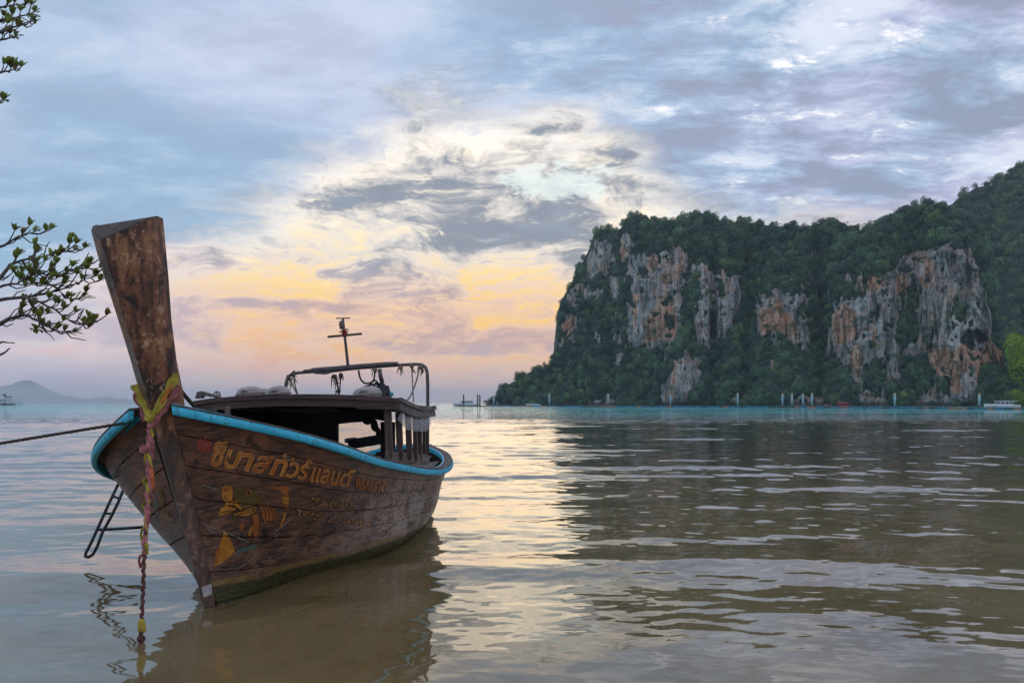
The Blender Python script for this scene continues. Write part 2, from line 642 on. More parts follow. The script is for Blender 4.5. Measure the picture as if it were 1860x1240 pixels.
ROCK = [
    [(1010, 577), (1042, 570), (1046, 600), (1040, 618), (1012, 628)],
    [(1084, 440), (1104, 436), (1108, 470), (1104, 496), (1078, 500), (1062, 512), (1070, 478)],
    [(1126, 424), (1138, 414), (1154, 424), (1152, 466), (1140, 472), (1127, 466)],
    [(1108, 500), (1128, 498), (1130, 525), (1120, 545), (1107, 540)],
    [(1168, 466), (1190, 460), (1196, 480), (1214, 470), (1222, 458), (1240, 464), (1246, 490), (1232, 510), (1206, 522), (1226, 552), (1234, 590), (1214, 622),
     (1190, 624), (1172, 626), (1150, 634), (1142, 600), (1152, 560), (1150, 522), (1166, 510), (1178, 496)],
    [(1270, 540), (1294, 536), (1300, 570), (1296, 612), (1284, 630), (1270, 616), (1264, 580)],
    [(1300, 560), (1316, 536), (1340, 522), (1340, 560), (1330, 590), (1314, 606), (1300, 612)],
    [(1382, 560), (1392, 538), (1420, 532), (1440, 550), (1456, 576), (1468, 612), (1462, 640), (1444, 624), (1424, 606), (1400, 604), (1384, 616), (1378, 590)],
    [(1224, 650), (1244, 640), (1272, 648), (1276, 690), (1256, 706), (1250, 734), (1204, 736), (1200, 706), (1216, 690)],
    [(1398, 654), (1408, 652), (1410, 672), (1400, 678)],
    [(1116, 644), (1130, 634), (1130, 660), (1120, 668)],
    [(1518, 556), (1540, 546), (1572, 540), (1580, 508), (1610, 500), (1640, 470), (1664, 452), (1690, 452), (1728, 444), (1756, 452), (1776, 476), (1792, 530), (1800, 580),
     (1806, 622), (1824, 640), (1824, 664), (1800, 664), (1792, 690), (1772, 706), (1774, 738), (1566, 738), (1562, 700), (1538, 686), (1514, 640), (1506, 590)],
]
ROCK_SOFT = [
    [(1256, 486), (1282, 478), (1300, 500), (1345, 500), (1346, 556), (1322, 606), (1296, 634), (1268, 628), (1258, 560)],
    [(1018, 566), (1034, 530), (1062, 486), (1074, 446), (1100, 424), (1112, 440), (1108, 510), (1086, 540), (1062, 572), (1040, 590)],
    [(1140, 470), (1168, 452), (1250, 448), (1252, 500), (1236, 560), (1240, 610), (1200, 636), (1146, 640), (1138, 560)],
    [(1372, 556), (1390, 528), (1430, 524), (1462, 566), (1476, 620), (1466, 648), (1430, 622), (1378, 622)],
    [(1300, 722), (1340, 718), (1350, 738), (1296, 738)], [(1440, 724), (1500, 720), (1504, 738), (1436, 738)], [(1060, 726), (1110, 720), (1120, 738), (1056, 738)],
]
VEG_IN_ROCK = [
    [(1634, 530), (1664, 510), (1672, 560), (1666, 620), (1640, 646), (1626, 600)],
    [(1568, 660), (1600, 646), (1610, 690), (1600, 720), (1570, 712)],
    [(1640, 660), (1680, 640), (1700, 664), (1700, 700), (1680, 716), (1640, 716)],
    [(1610, 700), (1652, 700), (1656, 738), (1608, 738)],
    [(1204, 560), (1224, 570), (1222, 592), (1206, 596)],
    [(1780, 664), (1830, 656), (1830, 740), (1776, 740)],
    [(1712, 690), (1730, 690), (1728, 716), (1714, 712)],
]
ORANGE = [
    [(1014, 580), (1036, 578), (1040, 606), (1020, 616)],
    [(1128, 448), (1140, 440), (1146, 466), (1128, 468)],
    [(1176, 468), (1196, 462), (1194, 484), (1180, 494)], [(1202, 500), (1226, 492), (1240, 466), (1246, 486), (1232, 512), (1208, 522)],
    [(1196, 540), (1214, 534), (1228, 570), (1226, 602), (1204, 618), (1174, 622), (1180, 570)], [(1152, 530), (1162, 530), (1166, 600), (1152, 600)],
    [(1384, 566), (1410, 552), (1436, 566), (1456, 606), (1436, 606), (1404, 600), (1384, 604)],
    [(1516, 566), (1534, 552), (1548, 572), (1556, 604), (1534, 620), (1520, 628)], [(1568, 600), (1596, 594), (1588, 630), (1570, 650)],
    [(1550, 640), (1562, 640), (1562, 684), (1552, 684)], [(1662, 474), (1690, 470), (1694, 510), (1676, 520)], [(1580, 510), (1594, 506), (1598, 524), (1582, 528)],
    [(1628, 504), (1646, 500), (1640, 530), (1626, 536)], [(1676, 640), (1720, 626), (1780, 636), (1800, 622), (1824, 640), (1824, 660), (1796, 660), (1770, 690), (1740, 712), (1716, 690), (1690, 664)],
    [(1222, 662), (1246, 650), (1250, 690), (1226, 700)], [(1120, 430), (1126, 430), (1126, 460), (1120, 460)],
]
PALE = [
    [(1736, 556), (1790, 546), (1794, 600), (1764, 612), (1730, 640), (1716, 636), (1712, 600)], [(1664, 478), (1678, 476), (1680, 506), (1668, 508)],
    [(1276, 550), (1290, 550), (1286, 614), (1276, 610)], [(1316, 544), (1334, 538), (1328, 580), (1314, 596)], [(1154, 540), (1168, 540), (1166, 620), (1154, 624)],
    [(1138, 424), (1150, 424), (1148, 450), (1136, 446)], [(1224, 660), (1262, 650), (1264, 690), (1230, 726)], [(1566, 606), (1588, 596), (1584, 650), (1568, 660)],
    [(1740, 690), (1766, 660), (1776, 690), (1756, 724)], [(1084, 452), (1098, 450), (1100, 484), (1086, 484)], [(1544, 548), (1566, 546), (1570, 570), (1548, 572)],
]
BLACK = [
    [(1290, 556), (1300, 566), (1302, 610), (1292, 618)], [(1742, 612), (1752, 600), (1762, 606), (1772, 596), (1786, 602), (1798, 618), (1784, 622), (1770, 616), (1760, 630), (1748, 626)],
    [(1690, 604), (1694, 590), (1698, 640), (1692, 636)], [(1724, 640), (1728, 620), (1730, 660)], [(1590, 560), (1594, 540), (1596, 590)], [(1660, 720), (1664, 690), (1670, 724)],
]

SKYLINE = [(880, 736), (895, 728), (905, 717), (925, 700), (945, 686), (965, 674), (985, 669), (998, 667), (1003, 652), (1009, 632), (1012, 600), (1014, 562), (1020, 545),
           (1030, 527), (1045, 500), (1058, 477), (1070, 453), (1077, 430), (1085, 420), (1100, 415), (1118, 420), (1128, 414), (1136, 402), (1146, 394), (1158, 392),
           (1170, 397), (1190, 399), (1215, 399), (1230, 402), (1250, 395), (1262, 388), (1272, 386), (1285, 390), (1300, 400), (1325, 404), (1345, 402), (1375, 407),
           (1400, 410), (1440, 414), (1470, 416), (1490, 405), (1510, 402), (1530, 408), (1550, 418), (1570, 417), (1585, 414), (1600, 400), (1620, 392), (1650, 378),
           (1680, 371), (1700, 374), (1726, 381), (1748, 394), (1768, 404), (1782, 430), (1794, 470), (1803, 520), (1812, 580), (1830, 640), (1860, 668), (1900, 680), (1980, 690)]
HILL_SKY = [(1660, 420), (1700, 385), (1722, 374), (1740, 373), (1746, 357), (1775, 340), (1800, 337), (1815, 327), (1840, 312), (1860, 300), (1900, 285), (1980, 272)]


def rock_maps():
    wx = vnoise(RNX, RNY, 18, 22, 21, 4, 0.65) * 11
    wy = vnoise(RNX, RNY, 14, 30, 22, 4, 0.65) * 15
    yy, xx = np.meshgrid(np.arange(RNY), np.arange(RNX), indexing='ij')
    ix = np.clip((xx + wx).astype(int), 0, RNX - 1)
    iy = np.clip((yy + wy).astype(int), 0, RNY - 1)
    hang = vnoise(RNX, RNY, 16, 34, 29, 4, 0.62)
    rock = np.maximum(poly_mask(ROCK), poly_mask(ROCK_SOFT) * (hang < 0.02))
    veg = poly_mask(VEG_IN_ROCK)
    rock = np.clip(rock - veg, 0, 1)[iy, ix]
    sl = vnoise(RNX, RNY, 9, 34, 25, 3, 0.6) + 0.35 * vnoise(RNX, RNY, 60, 60, 26, 2)
    X, Y = np.meshgrid(np.arange(RX0, RX1), np.arange(RY0, RY1))
    zone = np.clip((X - 1040) / 40, 0, 1) * np.clip((1800 - X) / 60, 0, 1) * np.clip((Y - 425) / 40, 0, 1) * np.clip((690 - Y) / 60, 0, 1)
    rock = np.maximum(rock, (sl * zone > 0.37) * 1.0)
    rock = np.where((vnoise(RNX, RNY, 13, 20, 27, 3, 0.6) > 0.40 - 0.12 * np.clip((1160 - X) / 80, 0, 1)) & (rock > 0), 0.0, rock)
    orange = blur(poly_mask(ORANGE)[iy, ix], 3, 3, 2)
    pale = blur(poly_mask(PALE)[iy, ix], 3, 4, 2)
    black = blur(poly_mask(BLACK)[iy, ix], 2, 3, 2)
    return rock, orange, pale, black


MAPS = rock_maps()


def sample(mp, px, py):
    return mp[np.clip((py - RY0).astype(int), 0, RNY - 1), np.clip((px - RX0).astype(int), 0, RNX - 1)]


def terrain(name, skyline, base_pts, px0, px1, step, rows, maps, seed, relief=1.0, slope_veg=0.75):
    """A hillside from its shore line up to its skyline, each column with real depth; returns mesh and the arrays for planting."""
    cols = np.arange(px0, px1, step)
    n = len(cols)
    sky = np.interp(cols, *zip(*skyline))
    yb = np.interp(cols, *zip(*base_pts))
    pb = HY + EYE * F / yb
    t = np.linspace(0, 1, rows)[:, None]
    PX = np.repeat(cols[None], rows, 0)
    PY = pb[None] + (sky - pb)[None] * t
    rock = sample(blur(maps[0], 3, 3, 1), PX, PY) if maps is not None else np.zeros_like(PX)
    Y = np.zeros_like(PX)
    Y[0] = yb
    top = np.clip((t - 0.80) / 0.2, 0, 1)
    slope = (slope_veg * (1 - rock) + 0.06 * rock) * (1 + 1.6 * top ** 2) * (0.55 + 0.45 * np.clip(t / 0.1, 0, 1))
    for i in range(1, rows):
        dz = (PY[i - 1] - PY[i]) / F * Y[i - 1]
        Y[i] = Y[i - 1] + slope[i] * dz
    Y = blur(Y, 16, 3, 2)
    big = vnoise(n, rows, 90, 140, seed, 3) * 9 + vnoise(n, rows, 34, 60, seed + 1, 3) * 4.5
    flute = vnoise(n, rows, 7, 46, seed + 2, 3, 0.6) * 2.3 + vnoise(n, rows, 12, 14, seed + 3, 3) * 1.1
    flute = flute + (np.abs(vnoise(n, rows, 10, 70, seed + 7, 3, 0.6)) ** 0.6) * -3.4 + np.clip(vnoise(n, rows, 22, 9, seed + 8, 2), 0, 1) * -2.6
    rockb = rock if maps is None else sample(blur(maps[0], 2, 2, 1), PX, PY)
    edge = np.clip(t / 0.04, 0, 1)
    Y = Y + relief * (big * 0.9 + flute * (0.35 + 0.9 * rockb)) * edge
    if maps is not None:
        Y += 5.0 * sample(maps[3], PX, PY)
        for gx, gw, gd in ((1296, 7, 9), (1360, 16, 10), (1490, 18, 12), (1252, 10, 5), (1106, 9, 5)):
            Y += gd * np.exp(-((PX - gx) / gw) ** 2) * edge
    X = (PX - CX) / F * Y
    Z = EYE - (PY - HY) / F * Y
    Z[0] = -0.6
    V = [np.stack([X, Y, Z], -1)]
    last = V[0][-1]
    for dyb, dzb in ((7, -0.8), (22, -5), (50, -18), (95, -60)):
        b = last + np.array([0, dyb, dzb])
        b[:, 2] = np.maximum(b[:, 2], -0.6)
        V.append(b[None])
    V = np.concatenate(V)
    m = V.shape[0]
    i = np.arange(m - 1)[:, None] * n + np.arange(n - 1)[None]
    Q = np.stack([i, i + 1, i + n + 1, i + n], -1).reshape(-1, 4)
    me = np_mesh(name, V.reshape(-1, 3), Q)
    for k, nm in enumerate(('rock', 'orange', 'pale', 'black')):
        a = np.zeros((m, n), np.float32)
        if maps is not None:
            a[:rows] = sample(maps[k], PX, PY)
        me.attributes.new(nm, 'FLOAT', 'POINT').data.foreach_set('value', a.ravel())
    keep = sample(blur(maps[0], 5, 6, 2), PX, PY) if maps is not None else rock
    return me, dict(cols=cols, PX=PX, PY=PY, V=V[:rows], rock=rock, keep=keep, sky=sky, pb=pb)


def cliff_fn(g):
    p = pos(g)
    x, y, z = g.sep(p)
    rk, og, pa, bk = (g.attr(a) for a in ('rock', 'orange', 'pale', 'black'))
    streak = g.noise(g.vec(x * 0.30, y * 0.15, z * 0.035), 1.0, 6, 0.65, 0.6)
    streak2 = g.noise(g.vec(x * 0.80, y * 0.3, z * 0.075 + 5.0), 1.0, 6, 0.65, 0.5)
    streak3 = g.noise(g.vec(x * 0.55 + 9.0, y * 0.3, z * 0.045), 1.0, 6, 0.68, 0.6)
    blot = g.noise(p, 0.13, 6, 0.65, 0.6)
    grain = g.noise(p, 1.0, 5, 0.68)
    c = g.mix(g.step(streak, 0.36, 0.62), (0.19, 0.19, 0.195, 1), (0.64, 0.61, 0.585, 1))
    c = g.mix(g.step(blot, 0.45, 0.60) * 0.8, c, (0.58, 0.41, 0.30, 1))
    oc = g.mix(g.step(streak2, 0.36, 0.66), (0.64, 0.265, 0.130, 1), (0.86, 0.58, 0.41, 1))
    c = g.mix(g.step(og + (streak2 - 0.5) * 1.5 + (blot - 0.5) * 1.2, 0.04, 0.40) * 0.95, c, oc)
    c = g.mix(g.step(pa * 1.05 + (streak2 - 0.5) * 2.4 + (grain - 0.5) * 0.5, 0.42, 0.85) * 0.9, c, g.mix(grain, (0.62, 0.57, 0.52, 1), (0.88, 0.84, 0.79, 1)))
    c = g.mix(g.step(streak3 + (grain - 0.5) * 0.35, 0.425, 0.365) * 0.92, c, (0.020, 0.021, 0.024, 1))
    crack = (g.noise(g.vec(x * 0.42 + 3.0, y * 0.2, z * 0.05), 1.0, 5, 0.62, 0.8) - 0.5).abs()
    c = g.mix(g.step(crack, 0.022, 0.006) * 0.9, c, (0.012, 0.012, 0.014, 1))
    c = g.mix(g.step(bk + (grain - 0.5) * 0.6, 0.25, 0.7) * 0.92, c, (0.014, 0.014, 0.016, 1))
    veg = g.mix(grain, (0.016, 0.034, 0.024, 1), (0.040, 0.075, 0.045, 1))
    c = g.mix(g.step(rk + (grain - 0.5) * 0.7, 0.22, 0.6), veg, c)
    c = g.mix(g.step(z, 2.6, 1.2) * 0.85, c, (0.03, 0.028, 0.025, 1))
    return principled(g, c, 0.9, Normal=bump(g, streak2 + streak3 + grain, 1.6))


BASE = [(880, 520), (1000, 485), (1100, 455), (1400, 392), (1620, 362), (1860, 338), (1980, 330)]
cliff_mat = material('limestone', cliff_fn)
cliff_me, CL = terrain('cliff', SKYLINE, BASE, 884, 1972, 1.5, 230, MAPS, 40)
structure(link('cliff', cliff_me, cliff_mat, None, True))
hill_me, HL = terrain('hill', HILL_SKY, [(1650, 470), (1980, 430)], 1664, 1978, 3.0, 120, None, 60, relief=1.3, slope_veg=0.9)
structure(link('hill', hill_me, cliff_mat, None, True))


# crowns: leaf clumps spread over the outside of several lobes
def crown_mesh(name, seed, leaves=520, size=0.16, lobes=9, tall=0.8):
    r = np.random.default_rng(seed)
    L = [(np.array([0, 0, 0.42 * tall]), 0.62)]
    for k in range(lobes):
        a = r.uniform(0, 6.28)
        q = r.uniform(0.3, 0.72)
        L.append((np.array([q * math.cos(a), q * math.sin(a), r.uniform(0.15, 0.95) * tall]), r.uniform(0.26, 0.44)))
    V, Q = [], []
    w = np.array([l[1] ** 2 for l in L])
    pick = r.choice(len(L), leaves, p=w / w.sum())
    for i in range(leaves):
        c, rad = L[pick[i]]
        d = r.normal(size=3)
        d[2] += 0.35
        d /= np.linalg.norm(d)
        p = c + d * rad * r.uniform(0.82, 1.08)
        nn = d + r.normal(size=3) * 0.34
        nn /= np.linalg.norm(nn)
        u = np.cross(nn, r.normal(size=3))
        u /= np.linalg.norm(u)
        v = np.cross(nn, u)
        s = size * r.uniform(0.6, 1.25)
        o = len(V)
        V += [p - u * s * 0.5, p - v * s * 0.32 + nn * s * 0.1, p + u * s * 0.5, p + v * s * 0.32 + nn * s * 0.1]
        Q.append((o, o + 1, o + 2, o + 3))
    return np_mesh(name, V, Q)


def leaf_fn(dark, lite):
    def fn(g):
        rnd = S(g, g.node('ShaderNodeObjectInfo').outputs['Random'])
        p = pos(g)
        n = g.noise(p, 0.5, 3, 0.6)
        v = g.noise(p, 0.035, 3, 0.6)
        t = g.step(rnd * 0.50 + n * 0.35 + v * 0.5, 0.36, 1.0)
        c = g.mix(t, dark, lite)
        c = g.mix(g.step(rnd, 0.90, 0.96) * 0.6, c, tuple(min(1.0, q) for q in (lite[0] * 1.25, lite[1] * 1.10, lite[2] * 0.5)) + (1,))
        c = g.mix(g.step(rnd, 0.20, 0.12) * 0.6, c, (lite[0] * 0.7, lite[1] * 0.72, lite[2] * 1.0, 1))
        dif = g.node('ShaderNodeBsdfPrincipled', {'Base Color': c, 'Roughness': 0.6, 'Specular IOR Level': 0.25})
        tr = g.node('ShaderNodeBsdfTranslucent', {'Color': c})
        return g.node('ShaderNodeMixShader', {0: 0.25, 1: dif.outputs[0], 2: tr.outputs[0]}).outputs[0]
    return fn


forest_mat = material('forest_leaves', leaf_fn((0.026, 0.066, 0.056, 1), (0.205, 0.325, 0.190, 1)))
lime_mat = material('lime_leaves', leaf_fn((0.130, 0.200, 0.014, 1), (0.420, 0.500, 0.040, 1)))
bark_mat = wood('bark', (0.05, 0.04, 0.035, 1), (0.13, 0.11, 0.095, 1), 2, 1.0)
CROWNS = [crown_mesh('crown', 100 + k, 560, 0.17, 7 + k, 0.75 + 0.12 * (k % 3)) for k in range(5)]
for cmesh in CROWNS:
    cmesh.materials.append(forest_mat)
LIME = crown_mesh('crown', 210, 3200, 0.12, 14, 1.0)
LIME.materials.append(lime_mat)


def trunk_mesh(h, r, seed):
    rr = random.Random(seed)
    m = MB()
    top = Vector((rr.uniform(-0.1, 0.1) * h, rr.uniform(-0.1, 0.1) * h, h))
    m.tube([(0, 0, -0.6), (0, 0, 0.1 * h), top * 0.5 + Vector((0.03 * h, 0, 0)), top], [r * 1.35, r, r * 0.75, r * 0.4], 7)
    for k in range(4):
        a = rr.uniform(0, 6.28)
        b = top * rr.uniform(0.5, 0.75)
        e = b + Vector((math.cos(a) * h * 0.4, math.sin(a) * h * 0.4, h * 0.4))
        m.tube([b, b.lerp(e, 0.5) + Vector((0, 0, 0.04 * h)), e], [r * 0.5, r * 0.35, r * 0.15], 5)
    me = bpy.data.meshes.new('trunk')
    me.from_pydata(m.v, [], m.f)
    me.materials.append(bark_mat)
    return me


TRUNK = [trunk_mesh(0.9, 0.055, k) for k in range(3)]


def plant(p, s, sz, k, rz, label, group):
    e = empty('forest_tree', p, (0, 0, rz))
    e.scale = (s, s, sz)
    tag(e, label, 'tree', group)
    c = link('crown', CROWNS[k % 5], None, e)
    c.location = (0, 0, 0.45)
    link('trunk', TRUNK[k % 3], None, e)
    return c


SHORE_ZONES = [(985, 'on the low headland tip'), (1100, 'between the speedboat and the dark longtail'), (1205, 'left of the low stalactite rock face'),
               (1345, 'between the stalactite face and the lone pile'), (1420, 'left of the row of four piles'), (1480, 'behind the row of four piles'),
               (1560, 'behind the red-roofed longtail boat'), (1680, 'below the large striped rock face'), (2100, 'behind the white motor cruiser')]
SKY_ZONES = [(1010, 'above the low headland slope'), (1080, 'on the steep left shoulder'), (1140, 'in the notch left of the summit knob'), (1240, 'over the big orange face'),
             (1310, 'on the rounded knob above the dark crack'), (1420, 'right of the rounded knob'), (1500, 'at the dip left of the dome'), (1620, 'on the left rise of the dome'),
             (1760, 'on the dome over the striped face'), (2100, 'on the right shoulder of the dome')]

HILL_ZONES = [(1765, 'close to the cliff dome'), (1800, 'on the step beside the dome'), (1835, 'halfway up its slope'), (2100, 'at the right edge')]


def zone(px, zones):
    return next(t for x, t in zones if px < x)


def build_forest():
    r = np.random.default_rng(77)
    crown_objs = []
    # trees one can tell apart: along the shore, and standing up on the skyline
    n = len(CL['cols'])
    for _ in range(150):
        j = int(r.uniform(4, n - 5))
        i = int(r.uniform(2, 26) if CL['cols'][j] > 985 else r.uniform(2, 90))
        if CL['rock'][i, j] > 0.4 or CL['keep'][i, j] > 0.35:
            continue
        p = CL['V'][i, j]
        s = r.uniform(2.6, 4.4)
        crown_objs.append(plant(Vector(p) + Vector((0, -1.0, -0.8)), s, s * r.uniform(0.9, 1.25), int(r.integers(0, 5)), r.uniform(0, 6.28),
                                'rounded dark green tree at the waterline ' + zone(CL['cols'][j], SHORE_ZONES), 'trees along the shore below the cliff'))
    for arr, lab, grp, cnt in ((CL, 'dark green tree on the cliff skyline ', 'trees on the cliff skyline', 110),
                               (HL, 'dark green tree on the skyline of the hill behind ', 'trees on the hill skyline', 46)):
        m = len(arr['cols'])
        for _ in range(cnt):
            j = int(r.uniform(8, m - 6))
            if arr is CL and 1008 < arr['cols'][j] < 1024:
                continue
            if arr is HL and arr['cols'][j] < 1743:
                continue
            p = arr['V'][-1, j]
            s = r.uniform(1.7, 3.3) * (1.0 if arr is CL else 1.35)
            crown_objs.append(plant(Vector(p) + Vector((0, 0.5, -1.9)), s, s * r.uniform(0.8, 1.3), int(r.integers(0, 5)), r.uniform(0, 6.28), lab + zone(arr['cols'][j], SKY_ZONES if arr is CL else HILL_ZONES), grp))
    protos = []
    for k in range(5):
        protos.append(next(c for c in crown_objs if c.data is CROWNS[k]))

    def scatter(name, arr, spacing, label, smin, smax, shrubs):
        V = arr['V']
        px = arr['PX']
        P, SC, RZ, ID = [], [], [], []
        x0, x1 = px.min(), px.max()
        rows = V.shape[0]
        cnt = int((x1 - x0) * 330 / spacing ** 2)
        for _ in range(cnt):
            j = int(r.uniform(1, V.shape[1] - 2))
            top = arr['sky'][j]
            base = arr['pb'][j]
            if r.uniform() > (base - top) / 330.0:
                continue
            i = int(r.uniform(1, rows - 2))
            rk = arr['rock'][i, j]
            near = arr['keep'][i, j]
            if rk > 0.45:
                if r.uniform() > shrubs:
                    continue
                s = r.uniform(0.7, 1.8)
            else:
                s = r.uniform(smin, smax) * (1.0 - 0.62 * min(1.0, near * 2.2))
            a, b, c = V[i, j], V[i + 1, j] - V[i, j], V[i, j + 1] - V[i, j]
            nn = np.cross(c, b)
            nn /= np.linalg.norm(nn) + 1e-9
            P.append(a + nn * s * 0.10 + np.array([0, 0, -0.30 * s]))
            SC.append((s, s * r.uniform(0.8, 1.2), s * r.uniform(0.7, 1.5)))
            RZ.append((r.uniform(-0.2, 0.2), r.uniform(-0.2, 0.2), r.uniform(0, 6.28)))
            ID.append(int(r.integers(0, 5)))
        me = bpy.data.meshes.new(name)
        me.vertices.add(len(P))
        me.vertices.foreach_set('co', np.asarray(P, np.float32).ravel())
        me.attributes.new('crown_scale', 'FLOAT_VECTOR', 'POINT').data.foreach_set('vector', np.asarray(SC, np.float32).ravel())
        me.attributes.new('crown_turn', 'FLOAT_VECTOR', 'POINT').data.foreach_set('vector', np.asarray(RZ, np.float32).ravel())
        me.attributes.new('crown_kind', 'INT', 'POINT').data.foreach_set('value', np.asarray(ID, np.int32))
        o = link(name, me, forest_mat)
        tag(o, label, 'forest', None, 'stuff')
        ng = bpy.data.node_groups.new(name, 'GeometryNodeTree')
        ng.interface.new_socket('Geometry', in_out='INPUT', socket_type='NodeSocketGeometry')
        ng.interface.new_socket('Geometry', in_out='OUTPUT', socket_type='NodeSocketGeometry')
        N, LK = ng.nodes, ng.links
        gi, go = N.new('NodeGroupInput'), N.new('NodeGroupOutput')
        iop = N.new('GeometryNodeInstanceOnPoints')
        iop.inputs['Pick Instance'].default_value = True
        g2i = N.new('GeometryNodeGeometryToInstance')
        for c in reversed(protos):
            oi = N.new('GeometryNodeObjectInfo')
            oi.inputs['Object'].default_value = c
            oi.inputs['As Instance'].default_value = True
            LK.new(oi.outputs['Geometry'], g2i.inputs[0])

        def at(nm, typ):
            q = N.new('GeometryNodeInputNamedAttribute')
            q.data_type = typ
            q.inputs[0].default_value = nm
            return q.outputs[0]
        LK.new(gi.outputs[0], iop.inputs['Points'])
        LK.new(g2i.outputs[0], iop.inputs['Instance'])
        LK.new(at('crown_scale', 'FLOAT_VECTOR'), iop.inputs['Scale'])
        e2r = N.new('FunctionNodeEulerToRotation')
        LK.new(at('crown_turn', 'FLOAT_VECTOR'), e2r.inputs[0])
        LK.new(e2r.outputs[0], iop.inputs['Rotation'])
        LK.new(at('crown_kind', 'INT'), iop.inputs['Instance Index'])
        LK.new(iop.outputs[0], go.inputs[0])
        md = o.modifiers.new('planting', 'NODES')
        md.node_group = ng
        return len(P)
    print('forest', scatter('cliff_forest', CL, 6.3, 'dense dark green forest covering the limestone cliff', 1.3, 4.4, 0.10),
          scatter('hill_forest', HL, 5.6, 'dense dark green forest covering the hill behind the cliff', 2.2, 5.0, 0.0))


build_forest()

# bright green trees at the right-hand end of the shore
for (qx, qy, qs, lab) in ((1862, 742, 6.8, 'tall lime green tree at the right-hand end of the cliff shore'),
                          (1856, 742, 3.6, 'low lime green tree beside the white motor cruiser')):
    b = unproj(qx, 737.5, 326 if qs > 5 else 318)
    e = empty('lime_tree', (b.x, b.y, 0.0 if qs > 5 else -0.2))
    e.scale = (qs * 1.5, qs * 1.5, qs * 1.5)
    tag(e, lab, 'tree')
    if qs > 5:
        c = link('crown', LIME, None, e); c.location = (0, 0, 1.15); c.scale = (1, 1, 1.3)
    else:
        c = link('crown', LIME, None, e); c.location = (0, 0, 0.1); c.scale = (1, 1, 0.9)
    tk = link('trunk', TRUNK[0], None, e)
    tk.scale = (1, 1, 1.7 if qs > 5 else 0.7)

# far islands
def island(name, ridge, d, label, depth):
    xs = np.linspace(ridge[0][0], ridge[-1][0], 160)
    top = np.interp(xs, *zip(*ridge))
    top = top - np.abs(vnoise(160, 2, 12, 2, int(d), 3)[0]) * 1.3 * np.clip((HY - top) / 12, 0, 1)
    rows = []
    hts = np.maximum((HY - top) / F * d + 0.5, 0.2)
    for k in np.linspace(0, 1, 14):
        yy = d - depth * (1 - k) * (hts / hts.max())
        X = (xs - CX) / F * d
        rows.append(np.stack([X, yy, -1.0 + (hts + 1.0) * (k ** 1.2)], -1))
    for k in (0.4, 1.0):
        X = (xs - CX) / F * d
        rows.append(np.stack([X, np.full_like(X, d) + depth * k, -1.0 + (hts + 1) * (1 - k)], -1))
    V = np.stack(rows)
    m, n = V.shape[:2]
    i = np.arange(m - 1)[:, None] * n + np.arange(n - 1)[None]
    me = np_mesh(name, V.reshape(-1, 3), np.stack([i, i + 1, i + n + 1, i + n], -1).reshape(-1, 4))
    structure(link(name, me, isl_mat, None, True))


isl_mat = simple('island_forest', (0.045, 0.062, 0.05, 1), 0.95, 0.35, 0.004)
island('far_island', [(-120, 731), (-90, 722), (-50, 712), (-10, 706), (5, 701), (20, 699), (34, 693), (45, 690), (56, 691), (64, 699), (78, 707), (92, 715), (103, 719),
                      (115, 718), (128, 719), (140, 724), (150, 729), (156, 731)], 12400, 'far', 1300)
island('far_island', [(160, 731), (168, 728), (178, 722), (186, 719), (196, 720), (206, 725), (216, 724), (224, 723), (231, 728), (238, 731)], 12900, 'far', 1000)

# the air over the bay
def build_haze():
    m = MB()
    m.box((0, 7000, 105), (36000, 17000, 216))
    mat = bpy.data.materials.new('sea_air')
    mat.use_nodes = True
    g = G(mat.node_tree)
    v = g.node('ShaderNodeVolumePrincipled', {'Color': (0.90, 0.95, 1.0, 1), 'Density': 0.00013, 'Anisotropy': 0.2})
    out = g.node('ShaderNodeOutputMaterial')
    g.t.links.new(v.outputs[0], out.inputs['Volume'])
    o = m.build('haze', mat)
    o['kind'] = 'stuff'
    o['label'] = 'pale sea haze over the whole bay'
    o['category'] = 'haze'


HAZE = True
if HAZE:
    build_haze()

# ------------------------------------------------------------------ the longtail boat
TH, HEEL, RA, RC, WTOP = 0.133, 0.104, 0.256, 0.021, 2.712
FOOT = Vector((-2.402, 6.207, 0.0))
boat = empty('longtail_boat', FOOT, (0.0, -HEEL, -TH))
tag(boat, 'weathered brown wooden longtail boat with turquoise rail and painted fish moored in shallow water', 'boat')
BM = Matrix.Translation(FOOT) @ Matrix.Rotation(-TH, 4, 'Z') @ Matrix.Rotation(-HEEL, 4, 'Y')
BI = BM.inverted()
CAMP = Vector((0, 0, EYE))
CAM_L = BI @ CAMP


def loc(px, py, d):
    return BI @ unproj(px, py, d)


def loc_u(px, py, u):
    """Boat-frame point seen at a photo pixel on the cross-section u metres aft of the stem foot."""
    q = BI @ unproj(px, py, 10.0) - CAM_L
    return CAM_L + q * ((u - CAM_L.y) / q.y)


def u_stem(w):
    return -(RA * w + RC * w * w)


SU = [0, .4, .9, 1.6, 2.5, 3.6, 4.8, 5.8, 6.4]
SB = [.10, .696, 1.026, 1.077, 1.077, 1.078, 1.059, .836, .47]
SS = [1.583, 1.353, 1.154, .998, .861, .719, .659, .78, .894]
UG = -0.457


def rail(up):
    return float(spl(SU, SB, up)), up + UG, float(spl(SU, SS, up))


WU = [0, .44, 1.04, 1.7, 2.29, 3.08, 4.03, 5.31, 6.0]
WV = [.05, .18, .34, .56, .70, .75, .69, .49, .34]
NT_ = 72
HULL_T = np.linspace(0, 1, NT_) ** 1.25
QS = np.array([0.0, 0.25, 0.6, 1.0])


